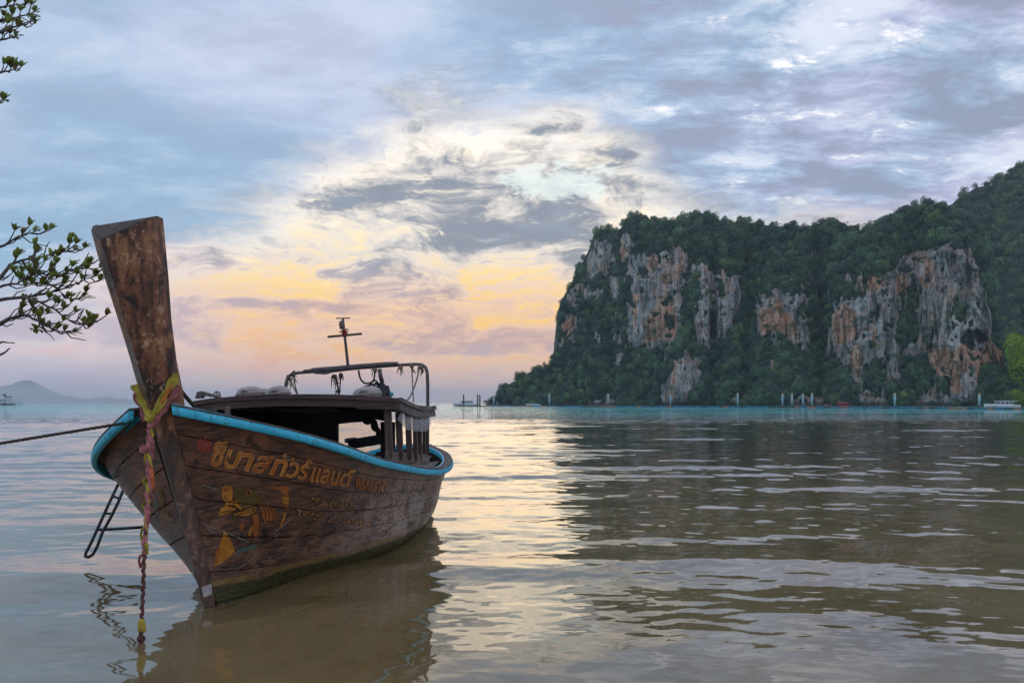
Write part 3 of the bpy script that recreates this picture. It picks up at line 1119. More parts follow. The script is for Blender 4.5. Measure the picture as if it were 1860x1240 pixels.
def hull_sections():
    secs = []
    for t in HULL_T:
        U = 5.94 * t
        tau = (1 - t) ** 2.6
        s = 1.5
        for _ in range(12):
            r = U - (-u_stem(s)) * tau
            up = min(max(r - UG, 0.0), 6.4)
            s = float(spl(SU, SS, up))
        b = max(float(spl(SU, SB, up)), 0.09)
        wl = max(float(spl(WU, WV, U)), 0.05)
        keel = -0.30
        w1 = -0.104 * wl
        pv = [0.035, wl, wl + (b - wl) * 0.58, b]
        pw = [keel, w1, w1 + (s - w1) * 0.52, s]
        secs.append((U, tau, pv, pw))
    return secs


SECS = hull_sections()


def hull_pt(i, q):
    U, tau, pv, pw = SECS[i]
    v = float(spl(QS, pv, q))
    w = float(spl(QS, pw, q))
    return Vector((v, U + u_stem(max(w, -0.3)) * tau + 0.10 * (1 - HULL_T[i]) ** 8, w))


QN = 33
HQ = np.linspace(0, 1, QN)
HG = [[hull_pt(i, q) for q in HQ] for i in range(NT_)]           # right-hand side grid


def hull_normals():
    N = []
    for i in range(NT_):
        row = []
        for j in range(QN):
            a = HG[min(i + 1, NT_ - 1)][j] - HG[max(i - 1, 0)][j]
            b = HG[i][min(j + 1, QN - 1)] - HG[i][max(j - 1, 0)]
            n = a.cross(b)
            n = n.normalized() if n.length > 1e-9 else Vector((1, 0, 0))
            if n.x < 0:
                n = -n
            row.append(n)
        N.append(row)
    return N


HN = hull_normals()


def hull_wood(g):
    o = obj_co(g)
    v, u, w = g.sep(o)
    z = g.sep(pos(g))[2]
    gr = g.noise(g.vec(v * 3.0, u * 1.0, w * 14.0), 2.4, 6, 0.66, 0.5)
    bl = g.noise(o, 2.1, 6, 0.62, 0.4)
    fi = g.noise(g.vec(v * 6.0, u * 7.0 + w * 4.0, w * 22.0), 3.0, 6, 0.7, 0.6)
    c = g.mix(g.step(gr, 0.3, 0.7), (0.018, 0.008, 0.006, 1), (0.215, 0.088, 0.044, 1))
    c = g.mix(g.step(bl, 0.48, 0.70) * 0.85, c, (0.340, 0.135, 0.062, 1))
    aft = g.step(u, 0.2, 3.4)
    low = g.step(w, 1.0, 0.25)
    wear = g.step(fi + (bl - 0.5) * 0.7, 0.42, 0.60) * (aft * low * 0.85 + aft * 0.42 + low * 0.22)
    c = g.mix(wear.clamp(), c, g.mix(gr, (0.22, 0.155, 0.115, 1), (0.60, 0.50, 0.41, 1)))
    scr = g.step(g.noise(g.vec(u * 14.0 + w * 9.0, w * 3.0 - u * 1.0, v), 1.7, 4, 0.6, 0.7), 0.68, 0.74)
    c = g.mix(scr * 0.75, c, (0.46, 0.38, 0.30, 1))
    drk = g.step(g.noise(g.vec(v * 2.0, u * 1.2, w * 3.0), 3.1, 6, 0.7, 0.8), 0.455, 0.36)
    c = g.mix(drk * 0.8, c, (0.014, 0.009, 0.007, 1))
    seam = g.step(g.noise(g.vec(v * 5.0, u * 5.0, w * 30.0), 2.0, 5, 0.7), 0.40, 0.30)
    c = g.mix(seam * 0.8, c, (0.012, 0.008, 0.006, 1))
    # boot stripe and slime along the water
    zz = z + (bl - 0.5) * 0.10 + (fi - 0.5) * 0.05
    stripe = g.step(zz, 0.215, 0.195) * g.step(zz, 0.135, 0.16) * g.step(bl, 0.68, 0.50)
    sc = g.mix(g.step(u, 2.6, 4.2), g.mix(fi, (0.14, 0.075, 0.02, 1), (0.46, 0.30, 0.085, 1)), (0.045, 0.10, 0.15, 1))
    c = g.mix(stripe * 0.85, c, sc)
    slime = g.step(zz, 0.165, 0.13)
    c = g.mix(slime * 0.92, c, g.mix(g.step(fi, 0.35, 0.7), (0.012, 0.014, 0.006, 1), (0.105, 0.115, 0.018, 1)))
    h = gr * 0.6 + fi * 0.8 + bl * 0.4
    return principled(g, c, g.line(bl + (1.0 - wear.clamp()) * 0.0, 0.3, 0.7, 0.18, 0.48), Normal=bump(g, h, 0.014))


M_HULL = material('hull_paint', hull_wood)
M_SHELL = simple('hull_inside', (0.020, 0.015, 0.012, 1), 0.8, 0.4, 4.0)


def stem_fn(g):
    o = obj_co(g)
    v, u, w = g.sep(o)
    gr = g.noise(g.vec(v * 7.0, u * 7.0, w * 1.1), 2.0, 6, 0.66, 0.7)
    bl = g.noise(g.vec(v * 1.6, u * 1.6, w * 0.9), 3.4, 6, 0.68, 0.6)
    sp = g.noise(o, 17.0, 6, 0.70)
    c = g.mix(g.step(gr, 0.34, 0.66), (0.040, 0.014, 0.008, 1), (0.240, 0.090, 0.042, 1))
    c = g.mix(g.step(bl, 0.50, 0.62) * 0.85, c, (0.40, 0.185, 0.070, 1))
    c = g.mix(g.step(bl, 0.475, 0.41) * 0.94, c, (0.014, 0.008, 0.007, 1))
    c = g.mix(g.step(sp + (gr - 0.5) * 0.6, 0.56, 0.68) * 0.8, c, (0.56, 0.36, 0.20, 1))
    c = g.mix(g.step(w, 1.5, 1.2) * 0.55, c, g.mix(gr, (0.045, 0.035, 0.032, 1), (0.16, 0.125, 0.105, 1)))
    return principled(g, c, g.line(bl, 0.35, 0.65, 0.30, 0.60), Normal=bump(g, gr + sp * 0.6 + bl * 0.6, 0.014))


M_STEM = material('stem_wood', stem_fn)
M_END = wood('end_grain', (0.040, 0.026, 0.018, 1), (0.10, 0.068, 0.048, 1), 1, 2.0, (0.15, 0.12, 0.10, 1), 0.75)
M_CAP = wood('rail_cap_wood', (0.055, 0.038, 0.030, 1), (0.13, 0.098, 0.078, 1), 1, 1.2, (0.22, 0.18, 0.15, 1), 0.7)
M_DECK = wood('deck_wood', (0.07, 0.055, 0.045, 1), (0.18, 0.145, 0.12, 1), 1, 1.0, (0.26, 0.22, 0.19, 1), 0.75)
M_ROOF = wood('roof_wood', (0.045, 0.023, 0.020, 1), (0.110, 0.062, 0.054, 1), 0, 1.2, (0.12, 0.085, 0.075, 1), 0.55, 0.4)
M_ROOFG = wood('grey_roof_wood', (0.075, 0.062, 0.056, 1), (0.19, 0.165, 0.15, 1), 1, 1.4, (0.27, 0.24, 0.22, 1), 0.75)
M_POST = wood('post_wood', (0.060, 0.034, 0.028, 1), (0.135, 0.082, 0.066, 1), 2, 1.4, (0.20, 0.15, 0.13, 1), 0.6)
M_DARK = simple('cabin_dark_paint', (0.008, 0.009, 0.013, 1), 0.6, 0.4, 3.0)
M_PIPE = simple('grey_pipe', (0.115, 0.105, 0.098, 1), 0.45, 0.4, 9.0, 0.55, (0.07, 0.045, 0.03, 1))
M_ROPE = simple('old_rope', (0.20, 0.165, 0.12, 1), 0.9, 0.4, 30.0)
M_DROPE = simple('dark_rope', (0.055, 0.042, 0.034, 1), 0.9, 0.4, 30.0)
M_TARP = simple('rolled_tarpaulin', (0.085, 0.078, 0.076, 1), 0.7, 0.35, 12.0, 0.0, None, 0.004)
M_CLOTH = simple('faded_canvas', (0.30, 0.27, 0.25, 1), 0.85, 0.3, 9.0)
M_BLACK = simple('black_rubber', (0.012, 0.012, 0.013, 1), 0.5, 0.4, 10.0)
M_STEEL = simple('dark_steel', (0.030, 0.031, 0.033, 1), 0.35, 0.4, 12.0, 0.5)
M_RED = simple('red_cloth', (0.42, 0.030, 0.035, 1), 0.9, 0.3, 20.0)
M_BLUE_CAP = simple('blue_plastic', (0.05, 0.30, 0.42, 1), 0.4, 0.2, 20.0)


def turquoise(g):
    o = obj_co(g)
    n = g.noise(o, 6.0, 6, 0.65)
    n2 = g.noise(o, 38.0, 4, 0.6)
    c = g.mix(g.step(n, 0.3, 0.7), (0.024, 0.400, 0.580, 1), (0.050, 0.580, 0.780, 1))
    c = g.mix(g.step(n, 0.62, 0.78) * 0.45, c, (0.26, 0.72, 0.84, 1))
    v, u, w = g.sep(o)
    run = g.noise(g.vec(v * 14.0, u * 14.0, w * 1.5), 1.6, 5, 0.65)
    c = g.mix(g.step(run, 0.54, 0.66) * 0.55, c, (0.030, 0.120, 0.160, 1))
    scuff = g.step(g.noise(g.vec(v * 3.0, u * 3.0, w * 26.0), 2.6, 5, 0.7), 0.60, 0.68)
    c = g.mix(scuff * 0.6, c, (0.40, 0.66, 0.70, 1))
    chip = g.step(n2 + (n - 0.5) * 0.7, 0.64, 0.69)
    c = g.mix(chip * 0.9, c, (0.045, 0.034, 0.028, 1))
    return principled(g, c, 0.42, Normal=bump(g, n + n2 * 0.5, 0.004))


M_TURQ = material('turquoise_paint', turquoise)


hull = empty('hull', parent=boat)


def build_hull():
    # the shell that closes the seams
    m = MB()
    full = []
    for i in range(NT_):
        R = [HG[i][j] - HN[i][j] * 0.012 for j in range(QN)]
        full.append([Vector((-p.x, p.y, p.z)) for p in reversed(R)] + R)
    m.grid(full)
    n = len(full[0])
    m.add(full[-1], [tuple(range(n))])
    m.build('hull_shell', M_SHELL, hull, True)
    # strakes
    cuts = [0.0, 0.13, 0.26, 0.38, 0.50, 0.62, 0.74, 0.87, 1.0]
    rr = random.Random(3)
    for side in (1, -1):
        for k in range(8):
            q0, q1 = cuts[k] + 0.0025, cuts[k + 1] - 0.0025
            off = 0.004 + rr.uniform(-0.002, 0.002)
            rows = []
            qs = np.linspace(q0, q1, 5)
            wob = [rr.uniform(-0.0015, 0.0015) for _ in range(NT_)]
            for i in range(NT_):
                ring = []
                for q in qs:
                    f = q * (QN - 1)
                    j = min(int(f), QN - 2)
                    p = HG[i][j].lerp(HG[i][j + 1], f - j)
                    nn = HN[i][j].lerp(HN[i][j + 1], f - j).normalized()
                    ring.append(p + nn * (off + wob[i]))
                nn0 = HN[i][min(int(q0 * (QN - 1)), QN - 1)]
                ring = [ring[0] - nn0 * 0.014] + ring + [ring[-1] - nn0 * 0.014]
                rows.append([Vector((side * p.x, p.y, p.z)) for p in ring])
            mm = MB()
            mm.grid(rows if side < 0 else [list(reversed(r)) for r in rows])
            o = mm.build('plank', M_HULL, hull, False)
            o.data.polygons.foreach_set('use_smooth', [True] * len(o.data.polygons))
            o.data.set_sharp_from_angle(angle=0.9)
    # transom
    m = MB()
    ring = [HG[-1][j] + Vector((0, 0.012, 0)) for j in range(QN)]
    loop = [Vector((-p.x, p.y, p.z)) for p in reversed(ring)] + ring
    m.rings([loop, [p + Vector((0, 0.035, 0)) for p in loop]])
    m.build('transom', M_HULL, hull)


build_hull()

# stem post: a wedge with a sharp front edge
ST_W = [-0.35, .1, .4, .8, 1.2, 1.5, 1.7, 1.9, 2.2, 2.5, 2.712]
ST_H = [.045, .055, .075, .100, .121, .143, .157, .161, .182, .214, .240]
ST_L = [.09, .10, .11, .13, .150, .150, .173, .185, .228, .290, .320]


def build_stem():
    rows = []
    ws = np.linspace(-0.35, WTOP, 70)
    rr = random.Random(9)
    for w in ws:
        hw, l = float(np.interp(w, ST_W, ST_H)), float(np.interp(w, ST_W, ST_L))
        uc = u_stem(max(w, -0.3))
        chip = rr.uniform(0, 0.005) + (0.012 if rr.random() < 0.12 else 0)
        k = max(0.0, (w - 1.6) / 1.1)                      # upper part is rounder on the face
        lift = 0.20 * max(0.0, (w - 2.45) / (WTOP - 2.45)) ** 2
        ring = []
        ring.append(Vector((0.0, uc, w)))
        for f in (0.12, 0.35, 0.6, 0.85):
            bulge = 0.16 * k * math.sin(f * math.pi)
            ring.append(Vector((hw * f * (1 + bulge), uc + l * f * (1 - bulge * 1.2), w + lift * f)))
        ring.append(Vector((hw - chip, uc + l, w + lift)))
        ring.append(Vector((hw * 0.96, uc + l + 0.06 + 0.03 * k, w + lift)))
        left = [Vector((-p.x, p.y, p.z)) for p in reversed(ring[1:])]
        rows.append(ring + left)
    m = MB().rings(rows, caps=False)
    o = m.build('stem_post', M_STEM, boat, True)
    o.data.set_sharp_from_angle(angle=0.6)
    top = rows[-1]
    MB().rings([top, [p + Vector((0, 0.006, 0.014)) for p in top]]).build('stem_top', M_END, boat)
    # iron plate with remains of white paint at the foot
    return o


stem = build_stem()

# rails
def rail_path():
    ups = np.concatenate([np.linspace(0.03, 0.9, 26), np.linspace(0.96, 6.4, 60)])
    P = [Vector(rail(float(k))) for k in ups]
    b, u, s = rail(6.4)
    for t in np.linspace(0.1, 1.0, 10) * math.pi / 2:
        P.append(Vector((b * math.cos(t), u + 0.20 * math.sin(t), s + 0.03 * math.sin(t))))
    return P


RP = rail_path()


def rail_strip(name, prof, mat, side):
    """Sweep a profile (outward, up) along the rail."""
    rows = []
    n = len(RP)
    for i, p in enumerate(RP):
        d = RP[min(i + 1, n - 1)] - RP[max(i - 1, 0)]
        out = Vector((d.y, -d.x, 0))
        out = out.normalized() if out.length > 1e-9 else Vector((0, 1, 0))
        if i == n - 1:
            out = Vector((0, 1, 0))
        rows.append([p + out * a + Vector((0, 0, b)) for a, b in prof])
    rows = [[Vector((side * q.x, q.y, q.z)) for q in r] for r in rows]
    o = MB().rings(rows).build(name, mat, boat, True)
    o.data.set_sharp_from_angle(angle=0.7)


for side in (1, -1):
    rail_strip('rail_band', [(0.0, 0.000), (0.032, 0.003), (0.042, -0.010), (0.043, -0.046), (0.034, -0.060), (0.006, -0.063)], M_TURQ, side)
    rail_strip('rail_cap', [(0.034, 0.006), (0.032, 0.020), (-0.075, 0.024), (-0.078, 0.004)], M_CAP, side)
    rail_strip('rail_inner_edge', [(-0.079, 0.030), (-0.098, 0.030), (-0.098, -0.035), (-0.079, -0.035)], M_TURQ, side)

# deck boards
deck = empty('deck', parent=boat)
for k in range(-5, 5):
    v0, v1 = k * 0.19 + 0.003, (k + 1) * 0.19 - 0.003
    need = max(abs(v0), abs(v1)) + 0.10
    ups = [u for u in np.linspace(0.35, 6.45, 50) if float(spl(SU, SB, min(u, 6.4))) > need]
    if len(ups) < 3:
        continue
    rows = []
    for u in ups:
        s = float(spl(SU, SS, min(u, 6.4))) - (0.08 if u > 4.6 else 0.16)
        z = s + 0.025 * (1 - ((v0 + v1) / 2) ** 2)
        y = u + UG
        rows.append([Vector((v0, y, z)), Vector((v1, y, z)), Vector((v1, y, z - 0.025)), Vector((v0, y, z - 0.025))])
    MB().rings(rows).build('deck_board', M_DECK, deck)

# ---- cabin
cabin = empty('cabin', parent=boat)


def prism_u(poly_px, u0, u1, name, mat, smooth=False, parent=None):
    a = [loc_u(x, y, u0) for x, y in poly_px]
    b = [Vector((p.x, u1, p.z)) for p in a]
    return MB().rings([a, b]).build(name, mat, parent or cabin, smooth)


ROOF_TOP = [(352, 730), (385, 724.5), (430, 720.5), (500, 717), (560, 716.5), (610, 717), (660, 719), (695, 721.5), (722, 724)]
UF, UR = 2.0, 3.85
rf = [loc_u(x, y, UF) for x, y in ROOF_TOP]
cr = loc_u(786, 738.5, UR)
shift = Vector((cr.x - rf[-1].x, UR - UF, cr.z - rf[-1].z))


def build_cabin():
    # roof boards: each spans front to back
    n = len(rf)
    for i in range(n - 1):
        for h in (0, 1):
            a = rf[i].lerp(rf[i + 1], h * 0.5 + 0.006)
            b = rf[i].lerp(rf[i + 1], h * 0.5 + 0.494)
            rows = []
            for t in np.linspace(-0.02, 1.0, 8):
                sag = Vector((0, 0, -0.035 * math.sin(math.pi * max(t, 0))))
                A, B = a + shift * t + sag, b + shift * t + sag
                rows.append([A, B, B - Vector((0, 0, 0.022)), A - Vector((0, 0, 0.022))])
            MB().rings(rows).build('roof_board', M_ROOFG, cabin)
    # front fascia: lip and beam
    for name, z0, z1, dy, mat in (('roof_lip', 0.006, -0.040, -0.060, M_ROOF), ('roof_beam', -0.043, -0.118, -0.035, M_ROOF)):
        rows = []
        for p in rf:
            rows.append([p + Vector((0, dy, z0)), p + Vector((0, dy, z1)), p + Vector((0, 0.02, z1)), p + Vector((0, 0.02, z0))])
        MB().rings(rows).build(name, mat, cabin)
    # corner plate that deepens towards the post
    pl = [loc_u(x, y, UF - 0.02) for x, y in ((636, 736), (722, 738.5), (722, 744.5), (650, 743))]
    MB().rings([pl, [p + Vector((0, 0.03, 0)) for p in pl]]).build('roof_corner_plate', M_ROOF, cabin)
    # side fascias
    for s in (0, 1):
        e = rf[-1] if s else rf[0]
        ex = 0.02 if s else -0.02
        for name, z0, z1, dx, mat in (('side_lip', 0.010, -0.035, ex * 2.0, M_ROOFG), ('side_fascia', -0.038, -0.120, ex, M_ROOFG)):
            rows = []
            for t in np.linspace(0, 1.02, 10):
                p = e + shift * t + Vector((0, 0, -0.045 * max(0.0, math.sin(math.pi * t)) ** 1.3))
                rows.append([p + Vector((dx, 0, z0)), p + Vector((dx, 0, z1)), p + Vector((-ex, 0, z1)), p + Vector((-ex, 0, z0))])
            MB().rings(rows).build(name, mat, cabin)
    # rear beam
    rows = []
    for p in rf:
        q = p + shift
        rows.append([q + Vector((0, 0, 0.004)), q + Vector((0, 0, -0.10)), q + Vector((0, 0.03, -0.10)), q + Vector((0, 0.03, 0.004))])
    MB().rings(rows).build('rear_beam', M_ROOFG, cabin)

    def bar(pxt, pyt, pxb, pyb, u, wpx, dep, name, mat):
        a, b = loc_u(pxt, pyt, u), loc_u(pxb, pyb, u)
        k = (u + FOOT.y) / F * wpx
        r0 = [a + Vector((i * k / 2, j * dep / 2, 0)) for i, j in ((-1, -1), (1, -1), (1, 1), (-1, 1))]
        r1 = [b + Vector((i * k / 2, j * dep / 2, 0)) for i, j in ((-1, -1), (1, -1), (1, 1), (-1, 1))]
        MB().rings([r1, r0]).build(name, mat, cabin)
    # near side posts and slats
    for (xt, yt, xb, yb, u, w) in ((704, 740, 708, 832, 2.08, 12), (724, 748, 727, 834, 2.42, 10.5), (741, 750, 744, 835, 2.75, 9.5), (753, 752, 755.5, 836, 3.05, 7),
                                   (762, 753, 763.5, 836, 3.32, 6.5), (770, 754, 771.5, 836, 3.60, 5.5)):
        bar(xt, yt, xb, yb, u, w, 0.05, 'cabin_post' if u < 2.2 else 'cabin_slat', M_POST)
    # sill under the slats
    a, b = loc_u(704, 828, 2.05), loc_u(776, 833, 3.72)
    MB().beam(a + Vector((0.0, 0, -0.01)), b + Vector((0, 0, -0.01)), 0.05, 0.12).build('cabin_sill', M_DECK, cabin)
    # dark inside: rear wall pieces round the opening, far side wall
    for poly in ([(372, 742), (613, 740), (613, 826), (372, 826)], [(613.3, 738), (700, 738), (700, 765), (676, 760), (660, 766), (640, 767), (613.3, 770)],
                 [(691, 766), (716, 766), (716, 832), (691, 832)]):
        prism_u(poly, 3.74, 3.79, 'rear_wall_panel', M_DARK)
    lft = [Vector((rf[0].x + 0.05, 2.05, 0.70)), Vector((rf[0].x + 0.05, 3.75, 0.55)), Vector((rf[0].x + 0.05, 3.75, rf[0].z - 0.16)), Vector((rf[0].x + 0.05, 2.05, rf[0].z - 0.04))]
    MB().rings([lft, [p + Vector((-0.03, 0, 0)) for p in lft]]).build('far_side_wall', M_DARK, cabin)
    ftop = loc_u(362, 736, 2.08)
    MB().beam(Vector((ftop.x, 2.08, 0.6)), ftop, 0.07, 0.06, (0, 1, 0)).build('cabin_post', M_POST, cabin)
    # things hanging under the roof at the rear opening
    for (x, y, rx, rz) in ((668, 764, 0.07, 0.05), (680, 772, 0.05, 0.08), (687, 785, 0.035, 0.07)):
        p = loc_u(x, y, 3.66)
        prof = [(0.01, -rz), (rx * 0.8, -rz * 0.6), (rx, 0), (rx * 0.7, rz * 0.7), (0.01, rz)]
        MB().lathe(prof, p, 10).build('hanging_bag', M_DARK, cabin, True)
    # slack cloth under the roof
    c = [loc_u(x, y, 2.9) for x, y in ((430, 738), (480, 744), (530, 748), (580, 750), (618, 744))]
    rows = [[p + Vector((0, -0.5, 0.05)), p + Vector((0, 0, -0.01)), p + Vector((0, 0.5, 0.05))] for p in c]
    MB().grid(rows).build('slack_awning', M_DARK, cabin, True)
    # low board and bollard seen through the opening
    a, b = loc_u(640, 806, 4.2), loc_u(695, 797, 4.2)
    MB().beam(a, b, 0.04, 0.13).build('engine_board', M_DARK, cabin)
    p = loc_u(638, 806, 4.4)
    MB().lathe([(0.035, -0.16), (0.045, 0.0), (0.047, 0.02), (0.085, 0.025), (0.085, 0.075), (0.06, 0.085)], p, 12).build('bollard', M_BLACK, cabin, True)
    # a clear plastic blind rolled half way up
    rows = []
    rr = random.Random(4)
    top0, top1 = loc_u(713, 744, 2.2), loc_u(771, 756, 3.55)
    for t in np.linspace(0, 1, 30):
        p = top0.lerp(top1, t) + Vector((0.040, 0, 0))
        hgt = (0.175 + 0.03 * math.sin(t * 3.0)) * (0.55 + 0.45 * min(1, t * 5, (1 - t) * 9 + 0.4))
        ring = []
        for q in np.linspace(0, 1, 9):
            bul = 0.032 * math.sin(q * math.pi) + rr.uniform(-0.005, 0.005)
            ring.append(p + Vector((bul, rr.uniform(-0.004, 0.004), -hgt * q + 0.006 * math.sin(t * 26 + q * 4))))
        rows.append(ring)
    MB().grid(rows).build('plastic_blind', material('clear_plastic', lambda g: g.node('ShaderNodeMixShader', {
        0: 0.34, 1: principled(g, (0.52, 0.53, 0.55, 1), 0.20), 2: g.node('ShaderNodeBsdfTransparent').outputs[0]}).outputs[0]), cabin, False)
    # wooden cleat behind the rail, bracket and small wheel on the roof
    c = [loc_u(x, y, 1.35) for x, y in ((384, 752), (386, 741), (392, 738), (411, 738), (414, 741), (414, 754))]
    inn = [loc_u(x, y, 1.35) for x, y in ((391, 753), (391, 745), (394, 744), (406, 744), (408, 746), (408, 754))]
    mm = MB()
    for k in range(5):
        mm.rings([[c[k], c[k + 1], inn[k + 1], inn[k]], [p + Vector((0, 0.05, 0)) for p in (c[k], c[k + 1], inn[k + 1], inn[k])]])
    mm.build('wooden_cleat', M_DECK, cabin)
    c = [(354, 724), (357, 712), (364, 710), (388, 717), (398, 720), (392, 722), (368, 718), (364, 723)]
    prism_u(c, 2.15, 2.22, 'roof_bracket', M_ROOFG)
    p = loc_u(394, 717, 2.3)
    ring = [p + Vector((math.cos(t) * 0.035, 0, math.sin(t) * 0.035)) for t in np.linspace(0, 2 * math.pi, 17)]
    MB().tube(ring, 0.008, 6).tube([p - Vector((0.03, 0, 0)), p + Vector((0.03, 0, 0))], 0.006, 5).tube([p - Vector((0, 0, 0.035)), p + Vector((0, 0, 0.03))], 0.006, 5).build('pulley_wheel', M_ROOFG, cabin)


build_cabin()

# ---- pipe hoop with rolled tarpaulin, mast, ropes and gear on the roof
def build_gear():
    uh = 3.95
    hp = [(519, 745), (518, 712), (519.5, 695), (523, 685), (531, 678.5), (545, 676.5), (600, 672.5), (660, 667.5), (720, 663), (756, 661.2), (766, 662), (773, 667), (776, 676), (777, 700),
          (777, 760), (776.5, 836)]
    pts = [loc_u(x, y, uh) for x, y in hp]
    sm = []
    for i in range(len(pts) - 1):
        for t in (0, 0.5):
            sm.append(pts[i].lerp(pts[i + 1], t))
    MB().tube(sm + [pts[-1]], 0.021, 10).build('pipe_hoop', M_PIPE, boat, True)
    # tarpaulin rolled on the hoop
    rr = random.Random(6)
    tp = [(551, 671.5), (565, 671.5), (585, 670.5), (610, 669), (632, 666.5), (655, 664.5), (680, 662.5), (702, 660.5), (722, 659.5)]
    rad = [0.012, 0.03, 0.042, 0.045, 0.042, 0.04, 0.038, 0.032, 0.020]
    m = MB()
    P = [loc_u(x, y + 1.5, uh - 0.02) for x, y in tp]
    m.tube(P, rad, 9, 0.8)
    m.tube([p + Vector((0, 0.03, 0.02)) for p in P[1:]], [r * 0.7 for r in rad[1:]], 8, 0.7)
    m.build('rolled_tarpaulin', M_TARP, boat, True)
    flap = [loc_u(x, y, uh - 0.045) for x, y in ((556, 672), (600, 671), (640, 668), (606, 676), (590, 680), (572, 679))]
    MB().rings([flap, [p + Vector((0, 0.012, 0)) for p in flap]]).build('tarpaulin_flap', M_TARP, boat)
    # mast with two cross bars
    ms = empty('signal_mast', (0, 0, 0), (0, 0, 0), boat)
    um = 3.93
    a, b = loc_u(632.5, 668, um), loc_u(622.5, 577, um)
    MB().tube([a, a.lerp(b, 0.6), b], [0.019, 0.017, 0.016], 8).build('mast_pole', M_ROOFG, ms, True)
    MB().tube([loc_u(595.5, 611.5, um - 0.03), loc_u(657, 606, um - 0.03)], 0.016, 8).build('cross_bar', M_PIPE, ms, True)
    MB().tube([loc_u(610.5, 578, um), loc_u(635.5, 577.5, um)], 0.008, 7).build('top_bar', M_PIPE, ms, True)
    mm = MB()
    for k in range(4):
        c = loc_u(625 + k * 0.4, 600 + k * 3.2, um - 0.02)
        mm.tube([c + Vector((math.cos(t) * 0.028, math.sin(t) * 0.028, 0.008 * math.sin(3 * t + k))) for t in np.linspace(0, 6.3, 14)], 0.008, 5)
    mm.build('red_lashing', M_RED, ms, True)
    MB().lathe([(0.008, -0.055), (0.028, -0.05), (0.034, 0.0), (0.03, 0.04), (0.008, 0.055)], loc_u(620.5, 590, um - 0.03), 10).build('mast_lamp', M_ROOFG, ms, True)
    mm = MB()
    for (x0, y0, x1, y1) in ((616, 603, 627, 598), (628, 597, 632, 603), (631, 603, 626, 609), (617, 603, 622, 611), (622, 611, 634, 610)):
        mm.tube([loc_u(x0, y0, um - 0.04), loc_u((x0 + x1) / 2 + 2, (y0 + y1) / 2 - 2, um - 0.05), loc_u(x1, y1, um - 0.04)], 0.006, 5)
    mm.build('mast_cord', M_ROPE, ms, True)

    def cord(name, pl, u, r, mat, k=5):
        P = [loc_u(x, y, u) for x, y in pl]
        Q = []
        for i in range(len(P) - 1):
            for t in np.linspace(0, 1, k, endpoint=False):
                p0, p1, p2, p3 = P[max(i - 1, 0)], P[i], P[i + 1], P[min(i + 2, len(P) - 1)]
                Q.append(0.5 * ((2 * p1) + (p2 - p0) * t + (2 * p0 - 5 * p1 + 4 * p2 - p3) * t * t + (3 * p1 - p0 - 3 * p2 + p3) * t ** 3))
        MB().tube(Q + [P[-1]], r, 6).build(name, mat, boat, True)

    def tassel(x, y, u, n, ln, mat, seed):
        r2 = random.Random(seed)
        mm = MB()
        c = loc_u(x, y, u)
        for _ in range(n):
            a = c + Vector((r2.uniform(-0.03, 0.03), r2.uniform(-0.02, 0.02), r2.uniform(-0.02, 0.03)))
            b = a + Vector((r2.uniform(-0.035, 0.035), r2.uniform(-0.02, 0.02), -ln * r2.uniform(0.3, 1.0)))
            mm.tube([a, a.lerp(b, 0.5) + Vector((r2.uniform(-0.02, 0.02), 0, 0)), b], [0.008, 0.007, 0.004], 5)
        mm.lathe([(0.006, -0.03), (0.026, -0.015), (0.03, 0.01), (0.01, 0.03)], c, 8)
        mm.build('rope_knot', mat, boat, True)
    for (x, y, n, ln, s) in ((534, 677, 7, 0.14, 1), (524, 684, 7, 0.18, 2), (606, 684, 9, 0.16, 3), (619, 681, 6, 0.12, 4), (748, 665, 6, 0.12, 5), (764, 667, 7, 0.13, 6), (615, 710, 5, 0.06, 7),
                             (681, 672, 4, 0.06, 8), (728, 668, 4, 0.10, 9)):
        tassel(x, y, uh - 0.04, n, ln, M_ROPE if s not in (3, 4, 7) else M_DROPE, s)
    cord('hoop_cord', [(526, 686), (532, 700), (540, 717)], uh - 0.05, 0.009, M_ROPE)
    cord('hoop_cord', [(535, 688), (536, 700), (541, 717)], uh - 0.05, 0.009, M_ROPE)
    cord('hoop_cord', [(608, 682), (612, 695), (616, 717)], uh - 0.05, 0.011, M_DROPE)
    cord('hoop_cord', [(619, 680), (618, 695), (616, 717)], uh - 0.05, 0.009, M_DROPE)
    cord('hoop_cord', [(747.5, 664), (749, 690), (751, 730)], uh - 0.05, 0.008, M_ROPE)
    cord('hoop_cord', [(762, 668), (756, 692), (746, 718), (738, 728)], uh - 0.05, 0.009, M_ROPE)
    cord('slack_hose', [(651, 672), (655, 688), (664, 696), (676, 693), (680, 684), (681, 673)], uh - 0.03, 0.012, M_DROPE)
    # engine gear and exhaust standing behind the roof
    ue = 4.15
    en = empty('engine', (0, 0, 0), (0, 0, 0), boat)
    MB().tube([loc_u(689, 670, ue), loc_u(691, 682, ue), loc_u(694, 694, ue)], 0.028, 9).build('exhaust_pipe', M_PIPE, en, True)
    q = loc_u(698, 703, ue)
    MB().tube([loc_u(690, 696, ue), loc_u(700, 708, ue)], [0.05, 0.036], 10).build('muffler', M_STEEL, en, True)
    mm = MB()
    for (x0, y0, xm, ym, x1, y1, r) in ((661, 703, 672, 699, 686, 697, 0.014), (672, 697, 682, 690, 690, 700, 0.012), (676, 706, 690, 712, 706, 714, 0.022), (680, 702, 688, 708, 694, 716, 0.018),
                                        (664, 701, 676, 704, 690, 710, 0.012), (684, 693, 678, 700, 690, 706, 0.010)):
        mm.tube([loc_u(x0, y0, ue), loc_u(xm, ym, ue - 0.05), loc_u(x1, y1, ue)], r, 7)
    mm.build('engine_hose', M_BLACK, en, True)
